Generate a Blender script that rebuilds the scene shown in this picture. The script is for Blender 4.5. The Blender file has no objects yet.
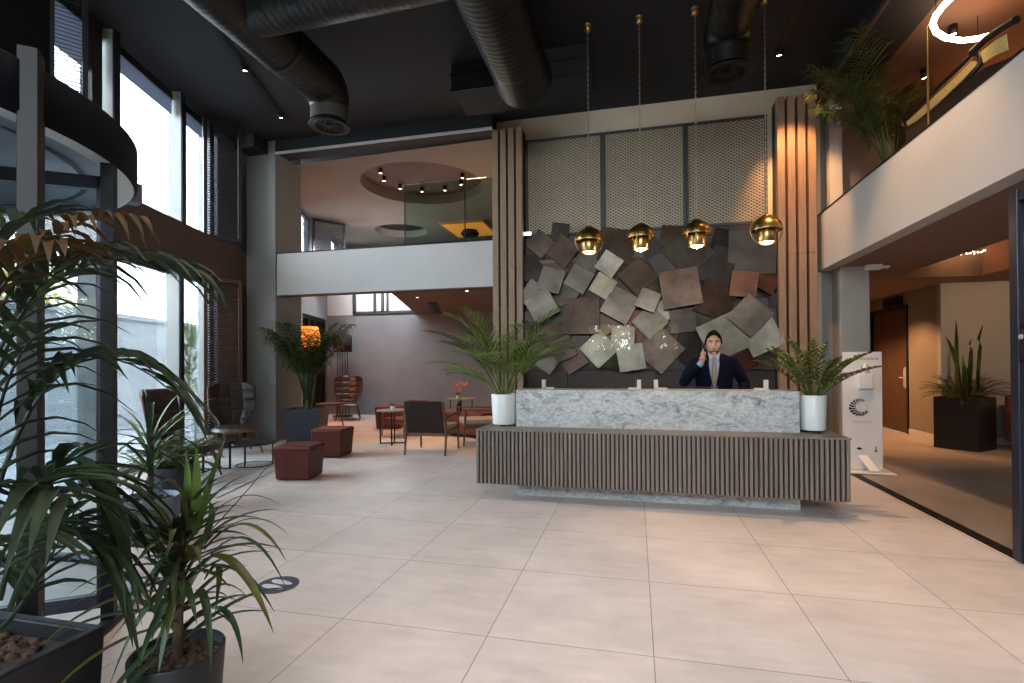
import bpy, bmesh, math, random
from mathutils import Vector, Matrix, Euler
random.seed(7)
SC = bpy.context.scene
COL = SC.collection
PI = math.pi
def R(d): return math.radians(d)

# ------------------------------------------------------------------ camera
CAM = Vector((0, 0, 1.35)); FOC = 515.0; PX, PY = 512.0, 360.6
def basis(yaw, p, ro):
    cy, sy = math.cos(yaw), math.sin(yaw); cp, sp = math.cos(p), math.sin(p)
    cr, sr = math.cos(ro), math.sin(ro)
    fw = Vector((-sy*cp, cy*cp, sp)); r0 = Vector((cy, sy, 0)); u0 = r0.cross(fw)
    return cr*r0 + sr*u0, -sr*r0 + cr*u0, fw
CR, CU, CF = basis(0.2352, 0.0068, -0.0059)
cam_d = bpy.data.cameras.new('camera'); cam = bpy.data.objects.new('camera', cam_d); COL.objects.link(cam)
cam.matrix_world = Matrix(((CR.x, CU.x, -CF.x, CAM.x), (CR.y, CU.y, -CF.y, CAM.y), (CR.z, CU.z, -CF.z, CAM.z), (0, 0, 0, 1)))
cam_d.sensor_width = 36; cam_d.lens = FOC/1024*36; cam_d.shift_y = (PY-341.5)/1024; cam_d.clip_start = .02; cam_d.clip_end = 300
SC.camera = cam
def ray(x, y): return CF + CR*((x-PX)/FOC) - CU*((y-PY)/FOC)
def atc(x, y, c): return CAM + ray(x, y)*c                       # a photo point at a forward distance
def aty(x, y, Y): d = ray(x, y); return CAM + d*(Y/d.y)          # a photo point on a plane of constant Y
def atz(x, y, z): d = ray(x, y); return CAM + d*((z-1.35)/d.z)
# the facade runs at an angle to the room
WD = Vector((-0.2993, 0.9542, 0)); WN = Vector((0.9542, 0.2993, 0)); P0 = Vector((-6.804, 7.9, 0))
WROT = math.atan2(WD.y, WD.x)
def F(s, off, z=0): return P0 + WD*s + WN*off + Vector((0, 0, z))

# ------------------------------------------------------------------ materials
M = {}
def mat(name, col, rough=.5, metal=0, nscale=0, namt=.15, bump=0, bscale=None, spec=None, stretch=None, coat=0, rvar=0):
    m = bpy.data.materials.new(name); m.use_nodes = True; nt = m.node_tree; b = nt.nodes['Principled BSDF']
    b.inputs['Base Color'].default_value = (*col, 1); b.inputs['Roughness'].default_value = rough; b.inputs['Metallic'].default_value = metal
    if spec is not None: b.inputs['Specular IOR Level'].default_value = spec
    if coat: b.inputs['Coat Weight'].default_value = coat
    if nscale or bump:
        tc = nt.nodes.new('ShaderNodeTexCoord'); mp = nt.nodes.new('ShaderNodeMapping'); nt.links.new(tc.outputs['Object'], mp.inputs['Vector'])
        if stretch: mp.inputs['Scale'].default_value = stretch
    if nscale:
        n = nt.nodes.new('ShaderNodeTexNoise'); n.inputs['Scale'].default_value = nscale; n.inputs['Detail'].default_value = 5; n.inputs['Roughness'].default_value = .6
        nt.links.new(mp.outputs['Vector'], n.inputs['Vector'])
        mx = nt.nodes.new('ShaderNodeMix'); mx.data_type = 'RGBA'
        mr = nt.nodes.new('ShaderNodeMapRange'); mr.inputs['From Min'].default_value = .3; mr.inputs['From Max'].default_value = .7
        nt.links.new(n.outputs['Fac'], mr.inputs['Value']); nt.links.new(mr.outputs['Result'], mx.inputs['Factor'])
        mx.inputs['A'].default_value = (*[c*(1-namt) for c in col], 1); mx.inputs['B'].default_value = (*[min(1, c*(1+namt)) for c in col], 1)
        nt.links.new(mx.outputs['Result'], b.inputs['Base Color'])
        if rvar:
            m2 = nt.nodes.new('ShaderNodeMapRange'); m2.inputs['To Min'].default_value = rough-rvar; m2.inputs['To Max'].default_value = rough+rvar
            nt.links.new(n.outputs['Fac'], m2.inputs['Value']); nt.links.new(m2.outputs['Result'], b.inputs['Roughness'])
    if bump:
        n2 = nt.nodes.new('ShaderNodeTexNoise'); n2.inputs['Scale'].default_value = bscale or 60; n2.inputs['Detail'].default_value = 4
        nt.links.new(mp.outputs['Vector'], n2.inputs['Vector'])
        bp = nt.nodes.new('ShaderNodeBump'); bp.inputs['Strength'].default_value = bump; bp.inputs['Distance'].default_value = .01
        nt.links.new(n2.outputs['Fac'], bp.inputs['Height']); nt.links.new(bp.outputs['Normal'], b.inputs['Normal'])
    M[name] = m; return m
def emis(name, col, st):
    m = bpy.data.materials.new(name); m.use_nodes = True; b = m.node_tree.nodes['Principled BSDF']
    b.inputs['Base Color'].default_value = (*col, 1); b.inputs['Emission Color'].default_value = (*col, 1); b.inputs['Emission Strength'].default_value = st
    M[name] = m; return m
def glassm(name, tint, refl=1.0, rough=0.0, minr=0.0, maxr=1.0, ior=1.45):
    m = bpy.data.materials.new(name); m.use_nodes = True; nt = m.node_tree; nt.nodes.clear()
    o = nt.nodes.new('ShaderNodeOutputMaterial'); t = nt.nodes.new('ShaderNodeBsdfTransparent'); t.inputs['Color'].default_value = (*tint, 1)
    g = nt.nodes.new('ShaderNodeBsdfGlossy'); g.inputs['Roughness'].default_value = rough
    f = nt.nodes.new('ShaderNodeFresnel'); f.inputs['IOR'].default_value = ior
    mr = nt.nodes.new('ShaderNodeMapRange'); mr.inputs['To Min'].default_value = minr; mr.inputs['To Max'].default_value = maxr
    nt.links.new(f.outputs[0], mr.inputs['Value'])
    mx = nt.nodes.new('ShaderNodeMixShader'); nt.links.new(mr.outputs['Result'], mx.inputs[0]); nt.links.new(t.outputs[0], mx.inputs[1]); nt.links.new(g.outputs[0], mx.inputs[2])
    nt.links.new(mx.outputs[0], o.inputs['Surface']); M[name] = m; return m

def floor_mat(name, col, lx, ly, w, h, dark=.72):
    m = bpy.data.materials.new(name); m.use_nodes = True; nt = m.node_tree; b = nt.nodes['Principled BSDF']; N = nt.nodes.new; L = nt.links.new
    tc = N('ShaderNodeTexCoord'); mp = N('ShaderNodeMapping'); mp.inputs['Location'].default_value = (lx, ly, 0); L(tc.outputs['Object'], mp.inputs['Vector'])
    br = N('ShaderNodeTexBrick'); br.offset = 0; br.squash = 1
    for k, v in (('Scale', 1), ('Mortar Size', .0030), ('Mortar Smooth', .2), ('Brick Width', w), ('Row Height', h), ('Bias', 0)): br.inputs[k].default_value = v
    br.inputs['Color1'].default_value = (*[c*1.03 for c in col], 1); br.inputs['Color2'].default_value = (*[c*.94 for c in col], 1); br.inputs['Mortar'].default_value = (*[c*dark*.5 for c in col], 1)
    L(mp.outputs['Vector'], br.inputs['Vector'])
    n = N('ShaderNodeTexNoise'); n.inputs['Scale'].default_value = 1.6; n.inputs['Detail'].default_value = 8; n.inputs['Roughness'].default_value = .65; L(tc.outputs['Object'], n.inputs['Vector'])
    mr = N('ShaderNodeMapRange'); mr.inputs['From Min'].default_value = .3; mr.inputs['From Max'].default_value = .7; mr.inputs['To Min'].default_value = dark; mr.inputs['To Max'].default_value = 1.12; L(n.outputs['Fac'], mr.inputs['Value'])
    n3 = N('ShaderNodeTexNoise'); n3.inputs['Scale'].default_value = 14; n3.inputs['Detail'].default_value = 6
    mp3 = N('ShaderNodeMapping'); mp3.inputs['Scale'].default_value = (.25, 1, 1); L(tc.outputs['Object'], mp3.inputs['Vector']); L(mp3.outputs['Vector'], n3.inputs['Vector'])
    mr3 = N('ShaderNodeMapRange'); mr3.inputs['From Min'].default_value = .3; mr3.inputs['From Max'].default_value = .7; mr3.inputs['To Min'].default_value = .93; mr3.inputs['To Max'].default_value = 1.05; L(n3.outputs['Fac'], mr3.inputs['Value'])
    mu = N('ShaderNodeMath'); mu.operation = 'MULTIPLY'; L(mr.outputs['Result'], mu.inputs[0]); L(mr3.outputs['Result'], mu.inputs[1])
    vm = N('ShaderNodeVectorMath'); vm.operation = 'SCALE'; L(br.outputs['Color'], vm.inputs[0]); L(mu.outputs[0], vm.inputs['Scale'])
    L(vm.outputs[0], b.inputs['Base Color'])
    rr = N('ShaderNodeMapRange'); rr.inputs['To Min'].default_value = .28; rr.inputs['To Max'].default_value = .5; L(n.outputs['Fac'], rr.inputs['Value']); L(rr.outputs['Result'], b.inputs['Roughness'])
    b.inputs['Specular IOR Level'].default_value = .4
    M[name] = m; return m
floor_mat('floor_tile', (.74, .635, .575), 2.327-.8*4, -4.143+.84*8, .8, .84, .86)
floor_mat('corridor_stone', (.37, .31, .275), .3, .1, 1.2, 1.2, .75)

def marble_mat():
    m = bpy.data.materials.new('grey_marble'); m.use_nodes = True; nt = m.node_tree; b = nt.nodes['Principled BSDF']; N = nt.nodes.new; L = nt.links.new
    tc = N('ShaderNodeTexCoord'); mp = N('ShaderNodeMapping'); mp.inputs['Rotation'].default_value = (.3, .75, .2); mp.inputs['Scale'].default_value = (1, 1, 1.9); L(tc.outputs['Object'], mp.inputs['Vector'])
    n = N('ShaderNodeTexNoise'); n.inputs['Scale'].default_value = 5; n.inputs['Detail'].default_value = 9; n.inputs['Roughness'].default_value = .72; n.inputs['Distortion'].default_value = 1.4; L(mp.outputs['Vector'], n.inputs['Vector'])
    r = N('ShaderNodeValToRGB'); e = r.color_ramp.elements
    e[0].position = .33; e[0].color = (.16, .16, .17, 1); e[1].position = .68; e[1].color = (.66, .65, .63, 1)
    e2 = e.new(.43); e2.color = (.45, .45, .45, 1); e3 = e.new(.50); e3.color = (.60, .60, .59, 1)
    L(n.outputs['Fac'], r.inputs['Fac'])
    n2 = N('ShaderNodeTexNoise'); n2.inputs['Scale'].default_value = 28; n2.inputs['Detail'].default_value = 6; n2.inputs['Distortion'].default_value = .8; L(mp.outputs['Vector'], n2.inputs['Vector'])
    mr = N('ShaderNodeMapRange'); mr.inputs['From Min'].default_value = .35; mr.inputs['From Max'].default_value = .6; mr.inputs['To Min'].default_value = .72; mr.inputs['To Max'].default_value = 1.08; L(n2.outputs['Fac'], mr.inputs['Value'])
    vm = N('ShaderNodeVectorMath'); vm.operation = 'SCALE'; L(r.outputs['Color'], vm.inputs[0]); L(mr.outputs['Result'], vm.inputs['Scale'])
    L(vm.outputs[0], b.inputs['Base Color']); b.inputs['Roughness'].default_value = .35; M['grey_marble'] = m
marble_mat()
mat('plaster_grey', (.26, .255, .25), .85, nscale=1.2, namt=.06, bump=.12, bscale=90)
mat('plaster_pale', (.50, .49, .48), .85, nscale=1.0, namt=.06, bump=.12, bscale=90)
mat('plaster_brown', (.10, .060, .045), .85, nscale=1.5, namt=.08, bump=.1, bscale=90)
mat('plaster_taupe', (.20, .165, .14), .85, nscale=1.0, namt=.06, bump=.12, bscale=90)
mat('stucco_blue', (.21, .22, .24), .9, nscale=1.6, namt=.10, bump=.2, bscale=70)
mat('ceiling_black', (.0066, .0080, .0115), .8, nscale=2, namt=.1)
mat('ceiling_beige', (.26, .22, .185), .85, nscale=1.5, namt=.05)
mat('soffit_brown', (.14, .085, .065), .8, nscale=1.5, namt=.05)
mat('black_metal', (.006, .0063, .0075), .5, spec=.25, metal=0, nscale=6, namt=.1)
mat('steel_frame', (.040, .042, .060), .38, metal=.6, nscale=6, namt=.1)
mat('dark_bronze', (.012, .010, .011), .5, metal=.2, nscale=5, namt=.15)
mat('alu_light', (.50, .51, .49), .45, metal=.2, nscale=4, namt=.05)
mat('louver_dark', (.055, .050, .055), .4, metal=.4, nscale=4, namt=.1)
mat('louver_rust', (.085, .045, .030), .5, metal=.2, nscale=4, namt=.1)
mat('duct_steel', (.040, .039, .038), .40, metal=.9, nscale=5, namt=.2, rvar=.08)
mat('brass', (.50, .32, .11), .30, metal=1, nscale=8, namt=.08)
mat('chain_brass', (.60, .45, .30), .3, metal=1, nscale=8, namt=.08)
mat('wood_slat', (.27, .175, .115), .5, nscale=6, namt=.22, stretch=(7, 7, .5), bump=.05)
mat('wood_desk', (.205, .165, .138), .45, nscale=5, namt=.25, stretch=(9, 9, .6), bump=.05)
mat('wood_walnut', (.115, .052, .028), .42, nscale=7, namt=.3, stretch=(6, 6, 1), bump=.04)
mat('wood_red', (.17, .045, .025), .35, nscale=5, namt=.25, stretch=(1, 6, 6))
mat('leather_brown', (.036, .026, .026), .30, nscale=14, namt=.18, bump=.15, bscale=140)
mat('leather_red', (.085, .019, .013), .5, spec=.25, nscale=9, namt=.18, bump=.15, bscale=140)
mat('leather_bright', (.15, .026, .017), .5, spec=.25, nscale=9, namt=.15, bump=.12, bscale=140)
mat('wicker', (.026, .015, .012), .75, spec=.2, nscale=40, namt=.4, bump=.3, bscale=160)
mat('cushion_beige', (.38, .31, .25), .9, nscale=20, namt=.1, bump=.2, bscale=200)
mat('planter_navy', (.030, .038, .055), .5, nscale=4, namt=.12)
mat('planter_black', (.010, .010, .012), .5, nscale=4, namt=.1)
mat('planter_grey', (.15, .175, .215), .55, nscale=4, namt=.12)
mat('ceramic_white', (.80, .80, .79), .3, nscale=3, namt=.03)
mat('soil_bark', (.070, .036, .022), .95, nscale=30, namt=.6)
mat('white_paint', (.76, .75, .75), .4, nscale=3, namt=.03)
mat('cream_plastic', (.72, .62, .50), .45, nscale=4, namt=.05)
mat('concrete_out', (.55, .56, .56), .9, nscale=1, namt=.1, bump=.1)
mat('render_white', (.68, .70, .70), .9, nscale=.8, namt=.08)
mat('pavement', (.50, .50, .50), .9, nscale=.8, namt=.1)
mat('rug_grey', (.52, .51, .50), .95, nscale=6, namt=.15, bump=.3, bscale=200)
mat('suit_navy', (.0055, .0075, .021), .85, spec=.1, nscale=60, namt=.2, bump=.1, bscale=300)
mat('shirt_blue', (.42, .52, .75), .8, nscale=40, namt=.04)
mat('tie_gold', (.36, .31, .24), .55, nscale=50, namt=.1)
mat('skin', (.70, .40, .28), .5, nscale=14, namt=.06)
mat('lip', (.42, .15, .13), .5, nscale=14, namt=.05)
mat('hair_black', (.0045, .0035, .003), .7, spec=.08, nscale=60, namt=.4, bump=.5, bscale=120)
mat('beard', (.20, .115, .085), .8, nscale=80, namt=.3)
mat('black_plastic', (.012, .012, .013), .4, nscale=8, namt=.1)
mat('ink_black', (.008, .008, .010), .6, nscale=8, namt=.05)
mat('ink_grey', (.50, .50, .51), .6, nscale=8, namt=.05)
mat('ink_red', (.35, .12, .12), .6, nscale=8, namt=.05)
mat('sticker_navy', (.045, .055, .085), .5, nscale=8, namt=.05)
mat('sticker_white', (.66, .63, .60), .5, nscale=8, namt=.05)
mat('glass_top', (.10, .11, .12), .12, nscale=5, namt=.1)
mat('tabletop_sage', (.22, .23, .19), .35, nscale=5, namt=.1)
mat('tabletop_black', (.015, .017, .022), .25, nscale=5, namt=.1)
mat('cane', (.72, .48, .17), .6, nscale=50, namt=.25)
mat('plaster_pier', (.40, .37, .33), .85, nscale=1.2, namt=.06, bump=.12, bscale=90)
mat('jamb_grey', (.22, .22, .215), .6, nscale=3, namt=.06)
mat('canopy_black', (.0055, .0065, .011), .7, spec=.12, nscale=5, namt=.1)
mat('wood_black', (.016, .009, .007), .4, nscale=6, namt=.2)
mat('boot_grey', (.075, .070, .055), .5, metal=.3, nscale=4, namt=.08)
mat('soffit_taupe', (.23, .145, .112), .85, nscale=1.0, namt=.06)
mat('front_dark', (.035, .033, .032), .8, nscale=2, namt=.1)
mat('door_wood', (.075, .036, .022), .45, nscale=5, namt=.3, stretch=(6, 6, .5))
mat('tile_panel', (.034, .022, .018), .4, metal=.2, nscale=4, namt=.25)
mat('wall_blue', (.10, .115, .15), .85, nscale=1.5, namt=.08)
mat('mesh_wall', (.62, .52, .40), .9, nscale=2, namt=.06)
mat('mesh_back', (.20, .165, .125), .9, nscale=2, namt=.06)
mat('mesh_metal', (.62, .53, .40), .45, metal=.4, nscale=8, namt=.1)
mat('flower_orange', (.85, .20, .03), .5, nscale=20, namt=.2)
mat('flower_red', (.75, .10, .06), .5, nscale=20, namt=.2)
mat('shade_black', (.012, .012, .014), .8, nscale=8, namt=.1)
mat('foliage_out', (.16, .23, .08), .8, nscale=6, namt=.4)
mat('foliage_gold', (.72, .60, .20), .8, nscale=6, namt=.4)
mat('orange_wood', (.55, .22, .06), .5, nscale=4, namt=.2)
mat('grey_frame', (.055, .060, .064), .5, metal=.2, nscale=5, namt=.08)
mat('bark_brown', (.10, .065, .04), .9, nscale=20, namt=.4)
def leafm(name, a, b, rough=.4, trans=.25):
    m = bpy.data.materials.new(name); m.use_nodes = True; nt = m.node_tree; p = nt.nodes['Principled BSDF']; o = nt.nodes['Material Output']
    tc = nt.nodes.new('ShaderNodeTexCoord'); n = nt.nodes.new('ShaderNodeTexNoise'); n.inputs['Scale'].default_value = 9; n.inputs['Detail'].default_value = 3
    nt.links.new(tc.outputs['Object'], n.inputs['Vector'])
    r = nt.nodes.new('ShaderNodeValToRGB'); r.color_ramp.elements[0].position = .35; r.color_ramp.elements[1].position = .65
    r.color_ramp.elements[0].color = (*a, 1); r.color_ramp.elements[1].color = (*b, 1); nt.links.new(n.outputs['Fac'], r.inputs['Fac'])
    nt.links.new(r.outputs['Color'], p.inputs['Base Color']); p.inputs['Roughness'].default_value = rough
    t = nt.nodes.new('ShaderNodeBsdfTranslucent'); nt.links.new(r.outputs['Color'], t.inputs['Color'])
    mx = nt.nodes.new('ShaderNodeMixShader'); mx.inputs[0].default_value = trans
    nt.links.new(p.outputs[0], mx.inputs[1]); nt.links.new(t.outputs[0], mx.inputs[2]); nt.links.new(mx.outputs[0], o.inputs['Surface'])
    M[name] = m
leafm('leaf_palm', (.020, .040, .012), (.055, .10, .022))
leafm('leaf_lime', (.045, .10, .018), (.12, .20, .038), .35)
leafm('leaf_dark', (.010, .022, .010), (.026, .050, .017), .55)
leafm('leaf_bright', (.075, .155, .022), (.22, .34, .060), .35)
leafm('leaf_warm_lit', (.050, .024, .006), (.105, .052, .011), .55)  # amber colour stands in for warm lamp light on green fronds
leafm('leaf_yucca', (.020, .045, .022), (.050, .095, .030), .38)
leafm('leaf_zz', (.035, .075, .020), (.11, .16, .030), .22, .1)
leafm('leaf_fern', (.030, .055, .014), (.085, .12, .028), .5)
leafm('leaf_olive', (.050, .055, .012), (.12, .115, .022), .4)
leafm('stem_green', (.060, .075, .025), (.12, .13, .05), .5, .05)
# roller blind: thin cloth that lets some daylight through
def blindm():
    m = bpy.data.materials.new('blind_cloth'); m.use_nodes = True; nt = m.node_tree; p = nt.nodes['Principled BSDF']; o = nt.nodes['Material Output']
    p.inputs['Base Color'].default_value = (.34, .38, .44, 1); p.inputs['Roughness'].default_value = .9
    t = nt.nodes.new('ShaderNodeBsdfTranslucent'); t.inputs['Color'].default_value = (.34, .38, .46, 1)
    mx = nt.nodes.new('ShaderNodeMixShader'); mx.inputs[0].default_value = .35
    nt.links.new(p.outputs[0], mx.inputs[1]); nt.links.new(t.outputs[0], mx.inputs[2]); nt.links.new(mx.outputs[0], o.inputs['Surface']); M['blind_cloth'] = m
blindm()
glassm('window_glass', (.93, .97, .98), maxr=.8)
glassm('rail_glass', (.74, .84, .80), maxr=.9)
glassm('door_glass', (.80, .86, .88), maxr=.9)
glassm('acrylic', (.98, .98, .98), maxr=.8)
emis('lamp_warm', (1, .62, .30), 14)
emis('lamp_spot', (1, .72, .45), 30)
emis('lamp_ring', (1, .72, .48), 14)
emis('lamp_led', (.85, .95, 1), 6)
emis('lamp_fairy', (1, .60, .40), 10)
emis('shade_orange', (1, .30, .045), 1.1)
emis('panel_orange', (1, .34, .05), .55)

# metal plates of the wall relief: patina by tone
def platem(name, a, b, metal=.6, rough=.38):
    m = bpy.data.materials.new(name); m.use_nodes = True; nt = m.node_tree; p = nt.nodes['Principled BSDF']
    tc = nt.nodes.new('ShaderNodeTexCoord'); oi = nt.nodes.new('ShaderNodeObjectInfo'); ad = nt.nodes.new('ShaderNodeVectorMath'); ad.operation = 'ADD'
    nt.links.new(tc.outputs['Object'], ad.inputs[0]); nt.links.new(oi.outputs['Random'], ad.inputs[1])
    n = nt.nodes.new('ShaderNodeTexNoise'); n.inputs['Scale'].default_value = 3.2; n.inputs['Detail'].default_value = 7; n.inputs['Roughness'].default_value = .6
    nt.links.new(ad.outputs[0], n.inputs['Vector'])
    r = nt.nodes.new('ShaderNodeValToRGB'); r.color_ramp.elements[0].position = .34; r.color_ramp.elements[1].position = .66
    r.color_ramp.elements[0].color = (*a, 1); r.color_ramp.elements[1].color = (*b, 1); nt.links.new(n.outputs['Fac'], r.inputs['Fac'])
    nt.links.new(r.outputs['Color'], p.inputs['Base Color']); p.inputs['Metallic'].default_value = metal; p.inputs['Roughness'].default_value = rough
    M[name] = m
platem('plate_light', (.120, .104, .080), (.235, .208, .166))
platem('plate_mid', (.062, .051, .039), (.130, .112, .088))
platem('plate_brown', (.038, .022, .0145), (.100, .060, .040))
platem('plate_dark', (.018, .0125, .0095), (.046, .033, .026))
platem('plate_rust', (.050, .018, .009), (.11, .042, .020))

# ------------------------------------------------------------------ mesh builder
class MB:
    def __init__(s): s.v = []; s.f = []; s.sm = []
    def add(s, vs, fs, smooth=False, mx=None):
        o = len(s.v)
        for p in vs:
            p = Vector(p); s.v.append(tuple(mx @ p) if mx else tuple(p))
        for f in fs: s.f.append(tuple(i+o for i in f)); s.sm.append(smooth)
        return s
    def box(s, a, b, mx=None):
        (x0, y0, z0), (x1, y1, z1) = a, b
        x0, x1 = min(x0, x1), max(x0, x1); y0, y1 = min(y0, y1), max(y0, y1); z0, z1 = min(z0, z1), max(z0, z1)
        return s.add([(x0, y0, z0), (x1, y0, z0), (x1, y1, z0), (x0, y1, z0), (x0, y0, z1), (x1, y0, z1), (x1, y1, z1), (x0, y1, z1)],
              [(0, 3, 2, 1), (4, 5, 6, 7), (0, 1, 5, 4), (1, 2, 6, 5), (2, 3, 7, 6), (3, 0, 4, 7)], False, mx)
    def prism(s, poly, z0, z1, mx=None):
        A = sum(poly[i][0]*poly[(i+1) % len(poly)][1]-poly[(i+1) % len(poly)][0]*poly[i][1] for i in range(len(poly)))
        if A < 0: poly = poly[::-1]
        n = len(poly)
        return s.add([(p[0], p[1], z0) for p in poly]+[(p[0], p[1], z1) for p in poly],
              [tuple(range(n))[::-1], tuple(range(n, 2*n))]+[(i, (i+1) % n, n+(i+1) % n, n+i) for i in range(n)], False, mx)
    def tube(s, pts, r, n=8, cap=True, smooth=True, mx=None):
        pts = [Vector(p) for p in pts]; rs = r if isinstance(r, (list, tuple)) else [r]*len(pts)
        vs = []; fs = []; prev = None
        for i, p in enumerate(pts):
            d = (pts[min(i+1, len(pts)-1)]-pts[max(i-1, 0)]).normalized()
            if prev is None:
                a = d.cross(Vector((0, 0, 1)))
                if a.length < .05: a = d.cross(Vector((1, 0, 0)))
            else: a = prev - d*prev.dot(d)
            a.normalize(); prev = a; b = d.cross(a)
            for k in range(n):
                t = 2*PI*k/n; vs.append(p + (a*math.cos(t)+b*math.sin(t))*rs[i])
        for i in range(len(pts)-1):
            for k in range(n): fs.append((i*n+k, i*n+(k+1) % n, (i+1)*n+(k+1) % n, (i+1)*n+k))
        s.add(vs, fs, smooth, mx)
        if cap:
            s.add(vs[:n], [tuple(range(n))[::-1]], False, mx); s.add(vs[-n:], [tuple(range(n))], False, mx)
        return s
    def lathe(s, prof, c=(0, 0, 0), n=24, smooth=True, mx=None):
        c = Vector(c); vs = []; fs = []
        for (r, z) in prof:
            for k in range(n): t = 2*PI*k/n; vs.append(c+Vector((r*math.cos(t), r*math.sin(t), z)))
        for i in range(len(prof)-1):
            for k in range(n): fs.append((i*n+k, i*n+(k+1) % n, (i+1)*n+(k+1) % n, (i+1)*n+k))
        return s.add(vs, fs, smooth, mx)
    def cyl(s, c, r, z0, z1, n=24, mx=None):
        s.lathe([(r, z0), (r, z1)], c, n, True, mx)
        c = Vector(c)
        for z, rev in ((z0, 1), (z1, 0)):
            vs = [c+Vector((r*math.cos(2*PI*k/n), r*math.sin(2*PI*k/n), z)) for k in range(n)]
            f = tuple(range(n)); s.add(vs, [f[::-1] if rev else f], False, mx)
        return s
    def sphere(s, c, r, nu=14, nv=9, mx=None):
        rx, ry, rz = r if isinstance(r, (tuple, list)) else (r, r, r); vs = []; fs = []; c = Vector(c)
        for j in range(nv+1):
            p = PI*j/nv
            for k in range(nu): t = 2*PI*k/nu; vs.append(c+Vector((rx*math.sin(p)*math.cos(t), ry*math.sin(p)*math.sin(t), rz*math.cos(p))))
        for j in range(nv):
            for k in range(nu): fs.append((j*nu+k, (j+1)*nu+k, (j+1)*nu+(k+1) % nu, j*nu+(k+1) % nu))
        return s.add(vs, fs, True, mx)
    def loft(s, rings, cap=True, smooth=True, mx=None):
        n = len(rings[0]); vs = [p for r in rings for p in r]; fs = []
        for i in range(len(rings)-1):
            for k in range(n): fs.append((i*n+k, i*n+(k+1) % n, (i+1)*n+(k+1) % n, (i+1)*n+k))
        if cap: fs += [tuple(range(n))[::-1], tuple(range((len(rings)-1)*n, len(rings)*n))]
        return s.add(vs, fs, smooth, mx)
    def grid(s, fn, nu, nv, smooth=True, mx=None):
        vs = [fn(i/nu, j/nv) for j in range(nv+1) for i in range(nu+1)]
        fs = [(j*(nu+1)+i, j*(nu+1)+i+1, (j+1)*(nu+1)+i+1, (j+1)*(nu+1)+i) for j in range(nv) for i in range(nu)]
        return s.add(vs, fs, smooth, mx)
    def strap(s, p0, p1, p2, w, n=7, fold=.25, prof=None, up=Vector((0, 0, 1)), mx=None):
        """a leaf blade along a quadratic curve, V-folded, tapering to its tip"""
        p0, p1, p2 = Vector(p0), Vector(p1), Vector(p2); vs = []; fs = []
        for i in range(n+1):
            t = i/n; p = p0*(1-t)**2 + p1*2*t*(1-t) + p2*t*t; d = (p1-p0)*(1-t) + (p2-p1)*t
            if d.length < 1e-6: d = p2-p0
            d.normalize(); a = d.cross(up)
            if a.length < .15: a = d.cross(Vector((.7, -.7, .1)))
            a.normalize(); nn = a.cross(d)
            ww = w*(prof(t) if prof else min(1, (.45+2.2*t))*max(.02, (1-t**2.2)))
            vs += [p+a*ww/2+nn*ww*fold, p, p-a*ww/2+nn*ww*fold]
        for i in range(n):
            o = i*3; fs += [(o, o+1, o+4, o+3), (o+1, o+2, o+5, o+4)]
        return s.add(vs, fs, True, mx)
    def bar(s, a, b, w, h=None, mx=None):
        a, b = Vector(a), Vector(b); h = h or w; d = (b-a).normalized(); x = d.cross(Vector((0, 0, 1)))
        if x.length < .05: x = Vector((1, 0, 0))
        x.normalize(); y = x.cross(d)
        vs = [p + x*sx*w/2 + y*sy*h/2 for p in (a, b) for sx, sy in ((-1, -1), (1, -1), (1, 1), (-1, 1))]
        return s.add(vs, [(0, 1, 2, 3), (7, 6, 5, 4), (0, 4, 5, 1), (1, 5, 6, 2), (2, 6, 7, 3), (3, 7, 4, 0)], False, mx)
    def build(s, name, m, parent=None, bevel=0, solid=0, sub=0, seg=2, remesh=0):
        me = bpy.data.meshes.new(name); me.from_pydata(s.v, [], s.f); me.polygons.foreach_set('use_smooth', s.sm)
        me.materials.append(M[m] if isinstance(m, str) else m); me.update()
        o = bpy.data.objects.new(name, me); COL.objects.link(o)
        if parent: o.parent = parent
        if remesh: md = o.modifiers.new('r', 'REMESH'); md.mode = 'VOXEL'; md.voxel_size = remesh; md.use_smooth_shade = True
        if solid: md = o.modifiers.new('s', 'SOLIDIFY'); md.thickness = solid; md.offset = 0
        if bevel: md = o.modifiers.new('b', 'BEVEL'); md.width = bevel; md.segments = seg; md.limit_method = 'ANGLE'; md.angle_limit = R(40)
        if sub: md = o.modifiers.new('u', 'SUBSURF'); md.levels = sub; md.render_levels = sub
        return o
def weld(o, d=1e-4):
    bm = bmesh.new(); bm.from_mesh(o.data); bmesh.ops.remove_doubles(bm, verts=bm.verts, dist=d); bm.to_mesh(o.data); bm.free(); return o
def tag(o, label, cat, group=None, kind=None):
    o['label'] = label; o['category'] = cat
    if group: o['group'] = group
    if kind: o['kind'] = kind
    return o
def thing(name, label, cat, loc=(0, 0, 0), rz=0, group=None):
    o = bpy.data.objects.new(name, None); COL.objects.link(o); o.location = loc; o.rotation_euler = (0, 0, rz); o.empty_display_size = .1
    return tag(o, label, cat, group)
def struct(name, mb, m, parent=None, **k):
    o = mb.build(name, m, parent, **k)
    if not parent: o['kind'] = 'structure'
    return o
def sroot(name, loc=(0, 0, 0)):
    o = bpy.data.objects.new(name, None); COL.objects.link(o); o.location = loc; o['kind'] = 'structure'; o.empty_display_size = .1; return o
def dup(root, loc, rz, label=None, group=None):
    r = root.copy(); COL.objects.link(r); r.location = loc; r.rotation_euler = (0, 0, rz)
    if label: r['label'] = label
    if group: r['group'] = group
    for ch in list(root.children):
        c = ch.copy(); COL.objects.link(c); c.parent = r
        for g in ch.children:
            d = g.copy(); COL.objects.link(d); d.parent = c
    return r
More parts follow.
